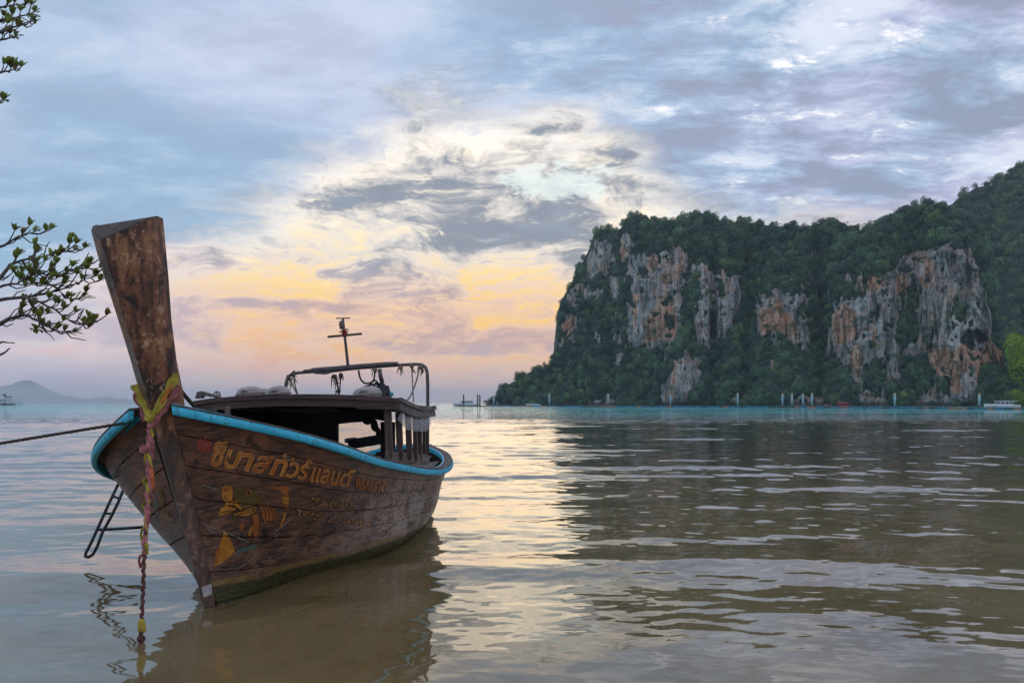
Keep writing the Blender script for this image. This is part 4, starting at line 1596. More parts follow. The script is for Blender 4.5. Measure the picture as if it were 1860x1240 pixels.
    MB().box(loc_u(690, 715, ue), (0.22, 0.35, 0.20), None, 0.8).build('engine_block', M_STEEL, en)
    MB().lathe([(0.02, -0.02), (0.028, -0.015), (0.028, 0.02), (0.01, 0.03)], loc_u(711, 716, ue - 0.1), 10).build('blue_filler_cap', M_BLUE_CAP, en, True)


build_gear()


def child_dome(x, y, u, rx, rz, name='float_drum'):
    """A worn plastic float drum lying on the roof."""
    c = loc_u(x, y, u)
    prof = [(0.012, rz), (rx * 0.45, rz * 0.93), (rx * 0.78, rz * 0.70), (rx * 0.95, rz * 0.35), (rx, 0.0), (rx * 0.97, -rz * 0.25), (rx * 0.80, -rz * 0.5), (rx * 0.2, -rz * 0.55)]
    m = MB().lathe(prof, c, 20, None, 0.8)
    o = m.build(name, M_DRUM, None, True)
    MB().tube([c + Vector((-rx * 0.3, -rx * 0.72, rz * 0.3)), c + Vector((0, -rx * 0.86, rz * 0.42)), c + Vector((rx * 0.3, -rx * 0.72, rz * 0.3))], 0.010, 6).build('handle', M_CLOTH, o, True)
    MB().tube([c + Vector((math.cos(t) * rx * 1.005, math.sin(t) * rx * 0.805, 0)) for t in np.linspace(0, 6.2832, 21)], 0.008, 5).build('seam_ring', M_CLOTH, o, True)
    o.matrix_world = BM
    return o


M_DRUM = simple('yellowed_plastic', (0.36, 0.32, 0.28, 1), 0.45, 0.25, 14.0, 0.0, (0.16, 0.13, 0.11, 1))
tag(child_dome(453, 715, 2.75, 0.155, 0.085), 'pale domed plastic float on the cabin roof nearest the bow', 'float', 'pale floats lying on the cabin roof')
tag(child_dome(505, 715, 3.05, 0.150, 0.095), 'pale domed plastic float on the cabin roof beside the hoop pipe', 'float', 'pale floats lying on the cabin roof')
tag(child_dome(476, 715, 3.3, 0.12, 0.065), 'low pale plastic float between two larger ones on the cabin roof', 'float', 'pale floats lying on the cabin roof')
tag(child_dome(667, 716, 3.25, 0.175, 0.095), 'pale domed plastic float on the cabin roof in front of the engine', 'float', 'pale floats lying on the cabin roof')

# rod stay behind the stem
MB().tube([loc(322, 700, 6.0), loc(334, 717, 6.15), loc(352, 737, 6.5)], 0.017, 7).build('stem_stay', M_DROPE, boat, True)

# boarding ladder on the far side
lad = empty('boarding_ladder', tuple(on_water(165, 1031)))
lad.location.z = 0.0
tag(lad, 'black tubular boarding ladder hanging off the left side of the longtail boat', 'ladder')
LI = Matrix.Translation(lad.location).inverted()


def lad_pt(x, y):
    d = 7.72 + (1010 - y) / 120 * 0.35
    return LI @ unproj(x, y, d)


def build_ladder():
    side = [(212, 884), (196, 918), (180, 953), (166, 984), (155.5, 1004), (155, 1010), (160, 1011.5), (168, 1007), (176, 993), (186, 966), (200, 941), (214, 913), (226, 884)]
    P = [lad_pt(*q) for q in side]
    Q = []
    for i in range(len(P) - 1):
        Q += [P[i], P[i].lerp(P[i + 1], 0.5)]
    MB().tube(Q + [P[-1]], 0.0150, 9).build('side_rail', M_STEEL, lad, True)
    for (x0, y0, x1, y1) in ((205, 901, 219, 905), (190, 932, 206, 933), (177, 961, 189, 963)):
        MB().tube([lad_pt(x0, y0), lad_pt(x1, y1)], 0.012, 8).build('rung', M_STEEL, lad, True)
    a = lad_pt(180, 962)
    MB().tube([a, a + Vector((0.42, 0.05, 0.02))], 0.015, 8).build('stand_off_bar', M_STEEL, lad, True)
    top = lad_pt(212, 884)
    t2 = lad_pt(226, 884)
    MB().tube([top, top + Vector((0.10, 0.10, 0.25)), top + Vector((0.30, 0.2, 0.36))], 0.015, 8).tube([t2, t2 + Vector((0.10, 0.10, 0.25)), t2 + Vector((0.26, 0.2, 0.34))], 0.015, 8).build('hook', M_STEEL, lad, True)


build_ladder()

# ---- garland: cloth bands round the stem and a braided cloth rope down into the water
M_PINK = simple('pink_cloth', (0.42, 0.150, 0.150, 1), 0.9, 0.4, 16.0, 0.0, (0.16, 0.05, 0.05, 1), 0.004)
M_YELL = simple('yellow_cloth', (0.46, 0.37, 0.050, 1), 0.85, 0.3, 16.0, 0.0, (0.20, 0.17, 0.02, 1), 0.004)
M_ORNG = simple('orange_cloth', (0.66, 0.20, 0.055, 1), 0.9, 0.3, 16.0)
M_DPINK = simple('stained_rope', (0.120, 0.042, 0.036, 1), 0.9, 0.4, 26.0, 0.0, (0.05, 0.03, 0.025, 1), 0.004)


def stem_surf(w, f, out=0.012):
    """Point on the stem surface, f -1..1 from the left rear corner over the front edge to the right rear corner."""
    hw, l = float(np.interp(w, ST_W, ST_H)), float(np.interp(w, ST_W, ST_L))
    a = abs(f)
    n = Vector((math.copysign(l, f), -hw, 0)).normalized()
    if a < 0.08:
        n = Vector((0, -1, 0))
    return Vector((math.copysign(hw * a, f), u_stem(w) + l * a, w)) + n * out


gar = empty('garland', FOOT, (0.0, -HEEL, -TH))
tag(gar, 'pink and yellow cloth garland tied round the boat stem and hanging into the water', 'garland')


def cloth(name, path, width, thick, mat, seed, twist=0.0):
    """A creased strip of cloth along a path of boat-frame points."""
    r2 = random.Random(seed)
    P = [Vector(p) for p in path]
    Q = []
    for i in range(len(P) - 1):
        for t in (0, 0.25, 0.5, 0.75):
            Q.append(P[i].lerp(P[i + 1], t))
    Q.append(P[-1])
    rows = []
    n = len(Q)
    K = 11
    ph = [r2.uniform(0, 6.28) for _ in range(4)]
    for i, p in enumerate(Q):
        d = (Q[min(i + 1, n - 1)] - Q[max(i - 1, 0)]).normalized()
        toc = (CAM_L - p).normalized()
        x = d.cross(toc).normalized()
        y = x.cross(d)
        a = twist * i / n + 0.25 * math.sin(i * 0.35 + ph[0])
        x2, y2 = x * math.cos(a) + y * math.sin(a), y * math.cos(a) - x * math.sin(a)
        w = width * (0.85 + 0.22 * math.sin(i * 0.31 + ph[1]) + r2.uniform(-0.04, 0.04))
        topr, bot = [], []
        for k in range(K):
            f = k / (K - 1) - 0.5
            hgt = thick * (0.45 * math.sin(f * 17 + ph[2] + 0.15 * i) + 0.35 * math.sin(f * 31 + ph[3] - 0.22 * i) - 1.2 * f * f)
            topr.append(p + x2 * (f * w) + y2 * (hgt + 0.0012))
            bot.append(p + x2 * (f * w) + y2 * (hgt - 0.0012))
        rows.append(topr + list(reversed(bot)))
    return MB().rings(rows).build(name, mat, gar, True)


def band(f0, f1, w0, w1, n=12, out=0.018):
    return [stem_surf(w0 + (w1 - w0) * t, f0 + (f1 - f0) * t, out) for t in np.linspace(0, 1, n)]


cloth('yellow_band', band(1.02, -0.02, 1.80, 1.50), 0.066, 0.010, M_YELL, 1)
cloth('pink_band', band(1.02, 0.0, 1.715, 1.46, out=0.016), 0.058, 0.011, M_PINK, 2)
cloth('orange_band', band(0.75, 0.35, 1.72, 1.60, out=0.030), 0.024, 0.006, M_ORNG, 3)
cloth('yellow_band', band(-1.0, -0.05, 1.76, 1.52, out=0.022), 0.056, 0.010, M_YELL, 4)
cloth('pink_band', band(-0.9, -0.05, 1.70, 1.47, out=0.034), 0.060, 0.012, M_PINK, 5)
cloth('pink_band', band(-1.05, -0.35, 1.56, 1.49, out=0.040), 0.050, 0.012, M_PINK, 15)

TOP_K = stem_surf(1.475, -0.02, 0.045)
BOT = BI @ on_water(256, 1166)


def rope_pt(t):
    p = TOP_K.lerp(BOT, t)
    px = [(0.0, 0.0), (0.3, 0.012), (0.6, -0.004), (1.0, 0.0)]
    return p + Vector((float(np.interp(t, *zip(*px))), 0, 0))


def knot(name, c, r, mat, seed):
    r2 = random.Random(seed)
    m = MB()
    for k in range(4):
        ax = Vector((r2.uniform(-1, 1), r2.uniform(-1, 1), r2.uniform(-1, 1))).normalized()
        u = ax.orthogonal().normalized()
        v = ax.cross(u)
        m.tube([c + (u * math.cos(t) + v * math.sin(t)) * r for t in np.linspace(0, 6.2832, 15)], r * 0.55, 7)
    m.build(name, mat, gar, True)


def build_braid():
    knot('cloth_knot', TOP_K + Vector((0, -0.01, 0.02)), 0.022, M_YELL, 31)
    knot('cloth_knot', TOP_K + Vector((0.005, -0.01, -0.04)), 0.019, M_PINK, 32)
    for s, mat, ph, rad in ((0, M_PINK, 0.0, 0.0140), (1, M_PINK, 2.1, 0.0128), (2, M_YELL, 4.2, 0.0092)):
        rings = []
        for i, t in enumerate(np.linspace(0, 0.62, 170)):
            p = rope_pt(t)
            a = ph + t * 40
            sw = (1.0 + 0.45 * math.sin(t * 37 + s) * math.sin(t * 90 + s * 2)) * (1 - 0.5 * t)
            amp = 0.012 * (1.0 - 0.6 * t)
            c = p + Vector((math.cos(a) * amp, math.sin(a) * amp, 0))
            ring = []
            for k in range(16):
                q = 2 * math.pi * k / 16
                fold = 1 + 0.30 * math.sin(4 * q + a * 0.8 + 0.4 * math.sin(i * 0.2)) + 0.14 * math.sin(7 * q - i * 0.13)
                ring.append(c + Vector((math.cos(q), math.sin(q), 0.25 * math.sin(q + a))) * rad * sw * fold)
            rings.append(ring)
        MB().rings(rings).build('braid_strand', mat, gar, True)
    rows = [(rope_pt(t) + Vector((0.004 * math.sin(t * 160), 0.004 * math.cos(t * 160), 0)), 0.0125 + 0.002 * math.sin(t * 230)) for t in np.linspace(0.5, 1.02, 90)]
    MB().tube([q[0] for q in rows], [q[1] for q in rows], 8).build('rope_tail', M_DPINK, gar, True)
    r2 = random.Random(8)
    for k, t in enumerate((0.10, 0.16, 0.22, 0.27, 0.33, 0.38, 0.44, 0.50, 0.57, 0.62)):
        c = rope_pt(t)
        mat = (M_PINK, M_YELL, M_ORNG, M_YELL, M_PINK, M_YELL, M_PINK, M_YELL, M_YELL, M_PINK)[k]
        sd = 1 if k % 2 == 0 else -1
        ln = (0.10, 0.09, 0.17, 0.05, 0.06, 0.05, 0.06, 0.09, 0.08, 0.09)[k]
        pth = [c, c + Vector((0.020 * sd, -0.02, -0.01)), c + Vector((0.028 * sd, -0.025, -ln * 0.5)), c + Vector((0.022 * sd, -0.02, -ln))]
        cloth('loose_end', pth, 0.026, 0.012, mat, 40 + k)
    knot('rose_fold', rope_pt(0.135) + Vector((-0.030, -0.02, 0)), 0.022, M_PINK, 55)
    c = rope_pt(0.93)
    MB().lathe([(0.010, -0.05), (0.024, -0.042), (0.027, 0.0), (0.022, 0.028), (0.013, 0.045)], c, 12).build('cloth_knot', M_YELL, gar, True)
    c = rope_pt(0.985)
    knot('cloth_knot', c, 0.018, M_DPINK, 60)


build_braid()

# ---- paint on the hull: name, fish, sticker
def bvh_of(objs):
    V, P = [], []
    for o in objs:
        k = len(V)
        V += [v.co.copy() for v in o.data.vertices]
        P += [tuple(i + k for i in p.vertices) for p in o.data.polygons]
    return BVHTree.FromPolygons(V, P)


HBVH = bvh_of([c for c in list(hull.children) + [stem] if c.name.startswith(('plank', 'stem_post', 'hull_shell'))])


def on_hull(px, py, off=0.0035):
    d = (BI @ unproj(px, py, 6.0)) - CAM_L
    h = HBVH.ray_cast(CAM_L, d.normalized())
    if h[0] is None:
        return None
    n = h[1]
    if n.dot(d) > 0:
        n = -n
    return h[0] + n * off


def paint_mesh(name, polys, mats, off=0.0035, parent=None, cell=4.0):
    """Polygons given in photo pixels, laid on the hull surface; polys = [(points, material index)]."""
    bm = bmesh.new()
    for pts, mi in polys:
        vs = [bm.verts.new((x, y, 0)) for x, y in pts]
        f = bm.faces.new(vs)
        f.material_index = mi
    bmesh.ops.triangulate(bm, faces=bm.faces[:])
    for _ in range(4):
        lng = [e for e in bm.edges if e.calc_length() > cell]
        if not lng:
            break
        bmesh.ops.subdivide_edges(bm, edges=lng, cuts=1)
        bmesh.ops.triangulate(bm, faces=bm.faces[:])
    lost = []
    for v in bm.verts:
        p = on_hull(v.co.x, v.co.y, off)
        if p is None:
            lost.append(v)
        else:
            v.co = p
    bmesh.ops.delete(bm, geom=lost, context='VERTS')
    me = bpy.data.meshes.new(name)
    bm.to_mesh(me)
    bm.free()
    for m in mats:
        me.materials.append(m)
    return link(name, me, None, parent or boat)


def worn_paint(name, c0, c1, wear=0.62):
    def fn(g):
        o = obj_co(g)
        n = g.noise(o, 9.0, 5, 0.65)
        f = g.noise(o, 45.0, 4, 0.65)
        c = g.mix(g.step(n, 0.3, 0.7), c0, c1)
        c = g.mix(g.step(f + (n - 0.5) * 0.6, wear, wear + 0.06), c, (0.045, 0.026, 0.018, 1))
        return principled(g, c, 0.5)
    return material(name, fn)


P_RUST = worn_paint('rust_lettering', (0.34, 0.090, 0.022, 1), (0.56, 0.200, 0.040, 1))
P_GOLD = worn_paint('gold_lettering', (0.60, 0.25, 0.05, 1), (0.78, 0.40, 0.11, 1))
P_FADED = worn_paint('faded_lettering', (0.34, 0.14, 0.04, 1), (0.62, 0.32, 0.10, 1), 0.475)
P_OCHRE = worn_paint('ochre_fish_paint', (0.38, 0.140, 0.016, 1), (0.62, 0.27, 0.030, 1))
P_BROWN = worn_paint('brown_fish_paint', (0.26, 0.070, 0.018, 1), (0.46, 0.150, 0.036, 1))
P_OLIVE = worn_paint('olive_fish_paint', (0.070, 0.046, 0.010, 1), (0.180, 0.120, 0.020, 1))
P_INK = worn_paint('black_fish_line', (0.010, 0.008, 0.007, 1), (0.022, 0.016, 0.012, 1), 0.8)
P_TEAL = worn_paint('teal_fish_paint', (0.05, 0.10, 0.08, 1), (0.12, 0.20, 0.15, 1))
P_RED = worn_paint('red_sticker', (0.24, 0.030, 0.024, 1), (0.34, 0.065, 0.045, 1))
P_WHITE = worn_paint('white_plate', (0.34, 0.32, 0.30, 1), (0.56, 0.54, 0.52, 1), 0.60)


def lettering(name, text, base, heights, mats, offsets, fat, glyph_h, shear=0.22, off=0.005):
    """Text along a baseline of photo pixels [(x, y)], letter height in pixels at each baseline point."""
    for mat, extra, lift in zip(mats, offsets, (0.0, 0.0022)):
        cu = bpy.data.curves.new('lettering', 'FONT')
        cu.body = text
        cu.size = 1.0
        cu.shear = shear
        cu.offset = fat + extra
        cu.resolution_u = 3
        ob = bpy.data.objects.new('lettering', cu)
        COL.objects.link(ob)
        dg = bpy.context.evaluated_depsgraph_get()
        me = bpy.data.meshes.new_from_object(ob.evaluated_get(dg))
        bpy.data.objects.remove(ob)
        bpy.data.curves.remove(cu)
        bm = bmesh.new()
        bm.from_mesh(me)
        bpy.data.meshes.remove(me)
        xs = [v.co.x for v in bm.verts]
        x0, x1 = min(xs), max(xs)
        T = np.linspace(0, 1, len(base))
        bx, by = zip(*base)
        lost = []
        for v in bm.verts:
            t = (v.co.x - x0) / (x1 - x0)
            X, Yb, Hh = np.interp(t, T, bx), np.interp(t, T, by), np.interp(t, T, heights)
            p = on_hull(X, Yb - v.co.y / glyph_h * Hh, off + lift)
            if p is None:
                lost.append(v)
            else:
                v.co = p
        bmesh.ops.delete(bm, geom=lost, context='VERTS')
        me = bpy.data.meshes.new(name)
        bm.to_mesh(me)
        bm.free()
        me.materials.append(mat)
        link(name, me, None, boat)


lettering('painted_name', 'ซีบาสทัวร์', [(382, 843), (417, 848.5), (461, 856), (504, 862), (541, 868), (566, 872)], [33, 32, 31, 29, 27, 25], (P_GOLD, P_RUST), (0.016, -0.008), 0.012, 0.56, 0.42)
lettering('painted_name', 'แลนด์', [(562, 873), (591, 877), (615, 880), (645, 884)], [26, 25, 23, 22], (P_GOLD, P_RUST), (0.014, -0.007), 0.010, 0.56, 0.42)
lettering('painted_name', 'พรหมาด', [(646, 886), (670, 890), (702, 894)], [21, 19, 17], (P_FADED, P_RUST), (0.012, -0.006), 0.008, 0.56, 0.35)
lettering('faded_lettering', 'SEA BASS', [(564, 916), (600, 921), (645, 925)], [14, 14, 13], (P_FADED,), (0.0,), 0.020, 0.72, 0.1)
lettering('faded_lettering', 'TOUR LAND', [(538, 935), (590, 946), (672, 956)], [11, 11, 10], (P_FADED,), (0.0,), 0.020, 0.72, 0.1)


def k1(pts):
    return [(340 + x * 0.1613, 780 + y * 0.1613) for x, y in pts]


FISH = [
    (k1([(520, 690), (560, 650), (680, 645), (780, 700), (860, 790), (800, 840), (740, 862), (620, 890), (560, 810), (530, 740)]), 2),
    (k1([(395, 640), (430, 620), (490, 630), (520, 690), (510, 780), (530, 850), (450, 850), (410, 830), (390, 740)]), 0),
    (k1([(400, 640), (430, 622), (490, 632), (512, 690), (440, 700), (398, 690)]), 1),
    (k1([(522, 780), (560, 812), (616, 884), (600, 905), (534, 856)]), 0),
    (k1([(345, 940), (380, 880), (440, 850), (540, 885), (545, 912), (470, 945), (370, 965)]), 0),
    (k1([(500, 948), (620, 902), (740, 862), (780, 872), (780, 922), (700, 958), (600, 970), (530, 955)]), 0),
    (k1([(800, 830), (900, 840), (980, 890), (1020, 960), (1030, 1000), (960, 1020), (870, 1045), (850, 1000), (830, 900)]), 1),
    (k1([(730, 955), (800, 935), (830, 1050), (820, 1180), (765, 1230), (735, 1150), (745, 1060)]), 1),
    (k1([(580, 1090), (610, 1040), (642, 1052), (622, 1140), (590, 1124)]), 1),
    (k1([(680, 1185), (720, 1080), (738, 1090), (708, 1198)]), 0),
    (k1([(510, 960), (560, 985), (580, 1040), (545, 1050), (520, 1010)]), 3),
    (k1([(900, 652), (1140, 626), (1140, 742), (1080, 732), (1030, 680)]), 1),
    (k1([(1066, 752), (1140, 748), (1142, 790), (1070, 790)]), 0), (k1([(1070, 800), (1142, 798), (1140, 840), (1076, 838)]), 0), (k1([(1078, 850), (1140, 848), (1136, 900), (1090, 892)]), 1),
    (k1([(1090, 930), (1114, 934), (1090, 1020), (1060, 1086), (1030, 1110), (1062, 1030)]), 0),
    ([(387, 1027), (398, 990), (407, 963), (418, 977), (426, 1000), (416, 1012), (401, 1023)], 0),
    ([(428, 998), (446, 992), (467, 987), (465, 994), (446, 1000), (432, 1004)], 4),
    ([(391, 1000), (399, 992), (400, 1018), (390, 1026)], 1),
]
paint_mesh('painted_fish', FISH, [P_OCHRE, P_BROWN, P_OLIVE, P_OLIVE, P_TEAL], 0.0035)
INK = []
def ink(pts, w=0.9):
    for (x0, y0), (x1, y1) in zip(pts[:-1], pts[1:]):
        dx, dy = x1 - x0, y1 - y0
        l = math.hypot(dx, dy) or 1
        nx, ny = -dy / l * w / 2, dx / l * w / 2
        INK.append(([(x0 + nx, y0 + ny), (x1 + nx, y1 + ny), (x1 - nx, y1 - ny), (x0 - nx, y0 - ny)], 0))
for pts in ([(520, 690), (510, 780), (530, 850), (450, 850)], [(530, 860), (600, 905), (545, 912), (400, 945)], [(500, 948), (620, 904), (740, 864)], [(530, 930), (640, 915), (770, 880)],
            [(560, 960), (680, 930), (780, 900)], [(840, 850), (880, 930), (880, 1035)], [(880, 850), (920, 930), (925, 1030)], [(920, 860), (960, 940), (970, 1015)], [(960, 885), (1000, 960), (1010, 1005)],
            [(800, 940), (820, 1050), (800, 1190)], [(450, 760), (470, 840)], [(420, 740), (430, 830)], [(740, 870), (760, 920), (745, 940)], [(350, 940), (430, 915), (540, 905)]):
    ink(k1(pts), 1.2)
paint_mesh('fish_outline', INK, [P_INK], 0.0055)
eye_o = k1([(690 + 30 * math.cos(t), 705 + 34 * math.sin(t)) for t in np.linspace(0, 6.2832, 12, endpoint=False)])
eye_i = k1([(690 + 17 * math.cos(t), 705 + 20 * math.sin(t)) for t in np.linspace(0, 6.2832, 10, endpoint=False)])
paint_mesh('fish_eye', [(eye_o, 0)], [P_BROWN], 0.006)
paint_mesh('fish_pupil', [(eye_i, 0)], [P_INK], 0.008)
paint_mesh('red_sticker', [([(358, 800), (364, 795), (374, 794), (386, 804), (384, 812), (378, 820), (364, 820), (359, 815)], 0)], [P_RED], 0.005)
paint_mesh('stem_plate', [([(364.5, 1066), (383.5, 1059), (384.5, 1078), (369, 1085)], 0)], [P_WHITE], 0.004)
SCRATCH = []
INK = SCRATCH
for pts in ([(716, 884), (719, 876), (722, 884)], [(725, 879), (730, 880), (726, 888)], [(733, 881), (737, 890)], [(741, 882), (741, 891)], [(700, 916), (706, 905)], [(710, 920), (722, 900)],
            [(728, 921), (740, 903)], [(745, 922), (757, 906)], [(760, 916), (772, 904)], [(776, 912), (788, 900)], [(530, 938), (512, 956), (500, 964)], [(428, 1034), (452, 1018), (462, 1010)],
            [(368, 880), (396, 890)], [(372, 952), (410, 966), (452, 984)]):
    ink(pts, 0.8)
paint_mesh('scratch_marks', SCRATCH, [P_WHITE], 0.004)['kind'] = 'stuff'
LEFTF = [([(289, 890), (294, 886), (299, 905), (300, 926), (293, 920)], 0), ([(296, 925), (306, 930), (310, 940), (302, 936)], 0), ([(284, 900), (290, 925), (286, 940), (280, 915)], 1)]
paint_mesh('painted_fish', LEFTF, [P_OLIVE, P_TEAL], 0.004)

# ---- mooring line to the tree on the shore
TREE_P = Vector((-6.5, 6.1, 0.0))
rope_pts = [unproj(236, 766.5, 5.86), unproj(120, 785.5, 5.75), unproj(0, 805, 5.68)]
end = Vector((TREE_P.x + 0.14, TREE_P.y - 0.05, 0.62))
pp = [rope_pts[0]]
for t in np.linspace(0, 1, 8)[1:]:
    pp.append(rope_pts[0].lerp(rope_pts[1], t))
for t in np.linspace(0, 1, 8)[1:]:
    pp.append(rope_pts[1].lerp(rope_pts[2], t))
for t in np.linspace(0, 1, 12)[1:]:
    pp.append(rope_pts[2].lerp(end, t) + Vector((0, 0, -0.10 * math.sin(t * math.pi))))
def twisted_rope(P, r, name, mat):
    m = MB()
    Q = []
    for i in range(len(P) - 1):
        n = max(2, int((P[i + 1] - P[i]).length / 0.02))
        for k in range(n):
            Q.append(P[i].lerp(P[i + 1], k / n))
    for s in range(3):
        T = []
        for i, q in enumerate(Q):
            a = i * 0.02 * 55 + s * 2.094
            T.append(q + Vector((0, math.cos(a), math.sin(a))) * r * 0.5)
        m.tube(T, r * 0.62, 5)
    return m.build(name, mat, None, True)
mo = twisted_rope(pp, 0.0115, 'mooring_rope', M_DROPE)
tag(mo, 'brown mooring rope running from the boat stem out of frame to the left', 'rope')

# ------------------------------------------------------------------ tree overhanging from the left
def build_tree():
    t = empty('shore_tree', TREE_P)
    tag(t, 'leafy shore tree reaching thin branches into the left edge', 'tree')
    TI = Matrix.Translation(TREE_P).inverted()
    rr = random.Random(12)

    def P(px, py, d):
        return TI @ unproj(px, py, d)
    fork = Vector((0.15, -0.05, 2.0))
    MB().tube([(0, 0, -0.5), (0.02, 0, 0.3), (0.10, -0.02, 1.2), fork, (0.0, 0.1, 3.2), (0.1, 0.1, 4.4), (0.3, 0.0, 5.4)], [0.22, 0.17, 0.15, 0.13, 0.10, 0.07, 0.035], 10).build('trunk', bark_mat, t, True)
    limbs = [
        [(-150, 590), (-60, 560), (0, 544), (55, 538), (105, 528), (146, 512), (172, 500)],
        [(-60, 560), (-25, 525), (0, 505), (18, 481), (40, 472), (77, 466), (107, 458), (134, 455)],
        [(-40, 480), (0, 449), (31, 430), (62, 421)],
        [(40, 539), (70, 548), (100, 562), (124, 580), (150, 588), (163, 583)],
        [(-40, 600), (0, 588), (18, 577), (46, 573), (73, 584), (103, 600), (133, 604)],
        [(52, 545), (64, 562), (74, 588), (66, 598)],
        [(18, 481), (30, 500), (60, 512), (95, 520), (128, 545), (150, 540)],
        [(40, 472), (50, 490), (84, 500), (112, 498), (140, 486), (160, 478)],
        [(0, 520), (30, 515), (56, 500), (62, 480)],
        [(-60, 660), (-10, 650), (14, 636), (18, 632)], [(-50, 640), (0, 621), (26, 623)],
        [(-120, 60), (-40, 30), (0, 14), (22, 10), (46, 6)], [(-40, 30), (0, 38), (22, 34), (44, 28), (62, 22)], [(-60, 80), (-10, 62), (12, 54), (40, 44), (58, 38)],
        [(-60, 95), (-10, 78), (16, 68), (28, 66)], [(-40, 140), (-6, 132), (14, 129), (27, 126)], [(-40, 195), (-8, 186), (6, 181)],
    ]
    depths = [6.0, 6.15, 6.3, 5.9, 6.05, 5.95, 6.2, 6.1, 6.05, 5.8, 5.9, 6.0, 6.1, 5.9, 6.0, 6.0, 6.1]
    leaf_me = bpy.data.meshes.new('leaf')
    L = 1.0
    prof = [(0, 0.0, 0.0), (0.18, 0.12, 0.02), (0.42, 0.23, 0.05), (0.68, 0.21, 0.06), (0.88, 0.10, 0.03), (1.0, 0.0, -0.02)]
    V, Fc = [], []
    for x, w, z in prof:
        V += [(x, -w, z + w * 0.35), (x, 0, z), (x, w, z + w * 0.35)]
    for i in range(len(prof) - 1):
        for j in (0, 1):
            Fc.append((i * 3 + j, i * 3 + j + 1, i * 3 + j + 4, i * 3 + j + 3))
    leaf_me.from_pydata(V, [], Fc)

    def lf(g):
        rnd = S(g, g.node('ShaderNodeObjectInfo').outputs['Random'])
        o = obj_co(g)
        n = g.noise(o, 3.0, 3, 0.6)
        c = g.mix(rnd, (0.130, 0.190, 0.055, 1), (0.380, 0.450, 0.120, 1))
        c = g.mix(g.step(rnd * 1.0 + n * 0.4, 0.95, 1.15), c, (0.15, 0.075, 0.035, 1))
        d = g.node('ShaderNodeBsdfPrincipled', {'Base Color': c, 'Roughness': 0.42})
        tr = g.node('ShaderNodeBsdfTranslucent', {'Color': g.mix(0.5, c, (0.30, 0.34, 0.05, 1))})
        return g.node('ShaderNodeMixShader', {0: 0.5, 1: d.outputs[0], 2: tr.outputs[0]}).outputs[0]
    leaf_me.materials.append(material('shore_tree_leaf', lf))
    leaf_me.polygons.foreach_set('use_smooth', [True] * len(leaf_me.polygons))
    m = MB()
    ends = []

    def rosette(p, d, n, s):
        d = d.normalized()
        for k in range(n):
            a = k * 2.4 + rr.uniform(-0.4, 0.4)
            sp = rr.uniform(0.25, 0.75)
            x = d.orthogonal().normalized()
            y = d.cross(x)
            dirv = (d * (1 - sp * 0.5) + (x * math.cos(a) + y * math.sin(a)) * sp + Vector((0, 0, 0.28))).normalized()
            o = bpy.data.objects.new('leaf', leaf_me)
            COL.objects.link(o)
            o.parent = t
            q = dirv.to_track_quat('X', 'Z')
            o.rotation_mode = 'QUATERNION'
            o.rotation_quaternion = q
            o.location = p
            l = s * rr.uniform(0.75, 1.2)
            o.scale = (l, l, l)

    bare = {9, 10}
    for li, (lb, d) in enumerate(zip(limbs, depths)):
        pts = [P(x, y, d + 0.12 * math.sin(i * 1.7 + li)) for i, (x, y) in enumerate(lb)]
        if lb[0][0] < -30:
            src = fork if lb[0][1] > 300 else Vector((0.05, 0.1, 4.0))
            pts = [src, src.lerp(pts[0], 0.5) + Vector((0, 0, 0.08))] + pts
        Q = []
        for i in range(len(pts) - 1):
            for k in range(4):
                q = pts[i].lerp(pts[i + 1], k / 4)
                Q.append(q + Vector((rr.uniform(-1, 1), rr.uniform(-1, 1), rr.uniform(-1, 1))) * 0.004)
        Q.append(pts[-1])
        n = len(Q)
        r0 = 0.028 if lb[0][0] < -30 else 0.011
        if li in bare:
            r0 = 0.03
        m.tube(Q, [max(0.0045, r0 * (1 - i / n) ** 1.1) for i in range(n)], 6)
        if li in bare:
            continue
        rosette(Q[-1], Q[-1] - Q[-4], 9, 0.068)
        vis = [q for q in Q if (q + TREE_P).x / (q + TREE_P).y * F + CX > -20]
        step = 2 if li < 11 else 3
        for i in range(2, len(vis) - 1, step):
            for _ in range(2):
                d0 = (vis[min(i + 1, len(vis) - 1)] - vis[i - 1]).normalized()
                sd = Vector((rr.uniform(0.1, 0.9), rr.uniform(-0.8, 0.8), rr.uniform(-0.75, 0.9)))
                dv = (d0 * 0.7 + sd * 0.8).normalized()
                ln = rr.uniform(0.06, 0.17) if li < 11 else rr.uniform(0.03, 0.07)
                e = vis[i] + dv * ln
                mid = vis[i].lerp(e, 0.5) + Vector((0, 0, -0.01))
                e = e + Vector((0, 0, 0.02))
                m.tube([vis[i], mid, e], [0.0055, 0.005, 0.004], 5)
                if rr.random() < 0.70:
                    rosette(e, (e - mid) + Vector((0, 0, 0.03)), rr.randint(5, 8), 0.066)
                elif rr.random() < 0.6:
                    e2 = e + (dv + Vector((0.2, 0, rr.uniform(-0.3, 0.6)))).normalized() * 0.07
                    m.tube([e, e2], [0.004, 0.003], 5)
    m.build('branch', bark_mat, t, True)


build_tree()

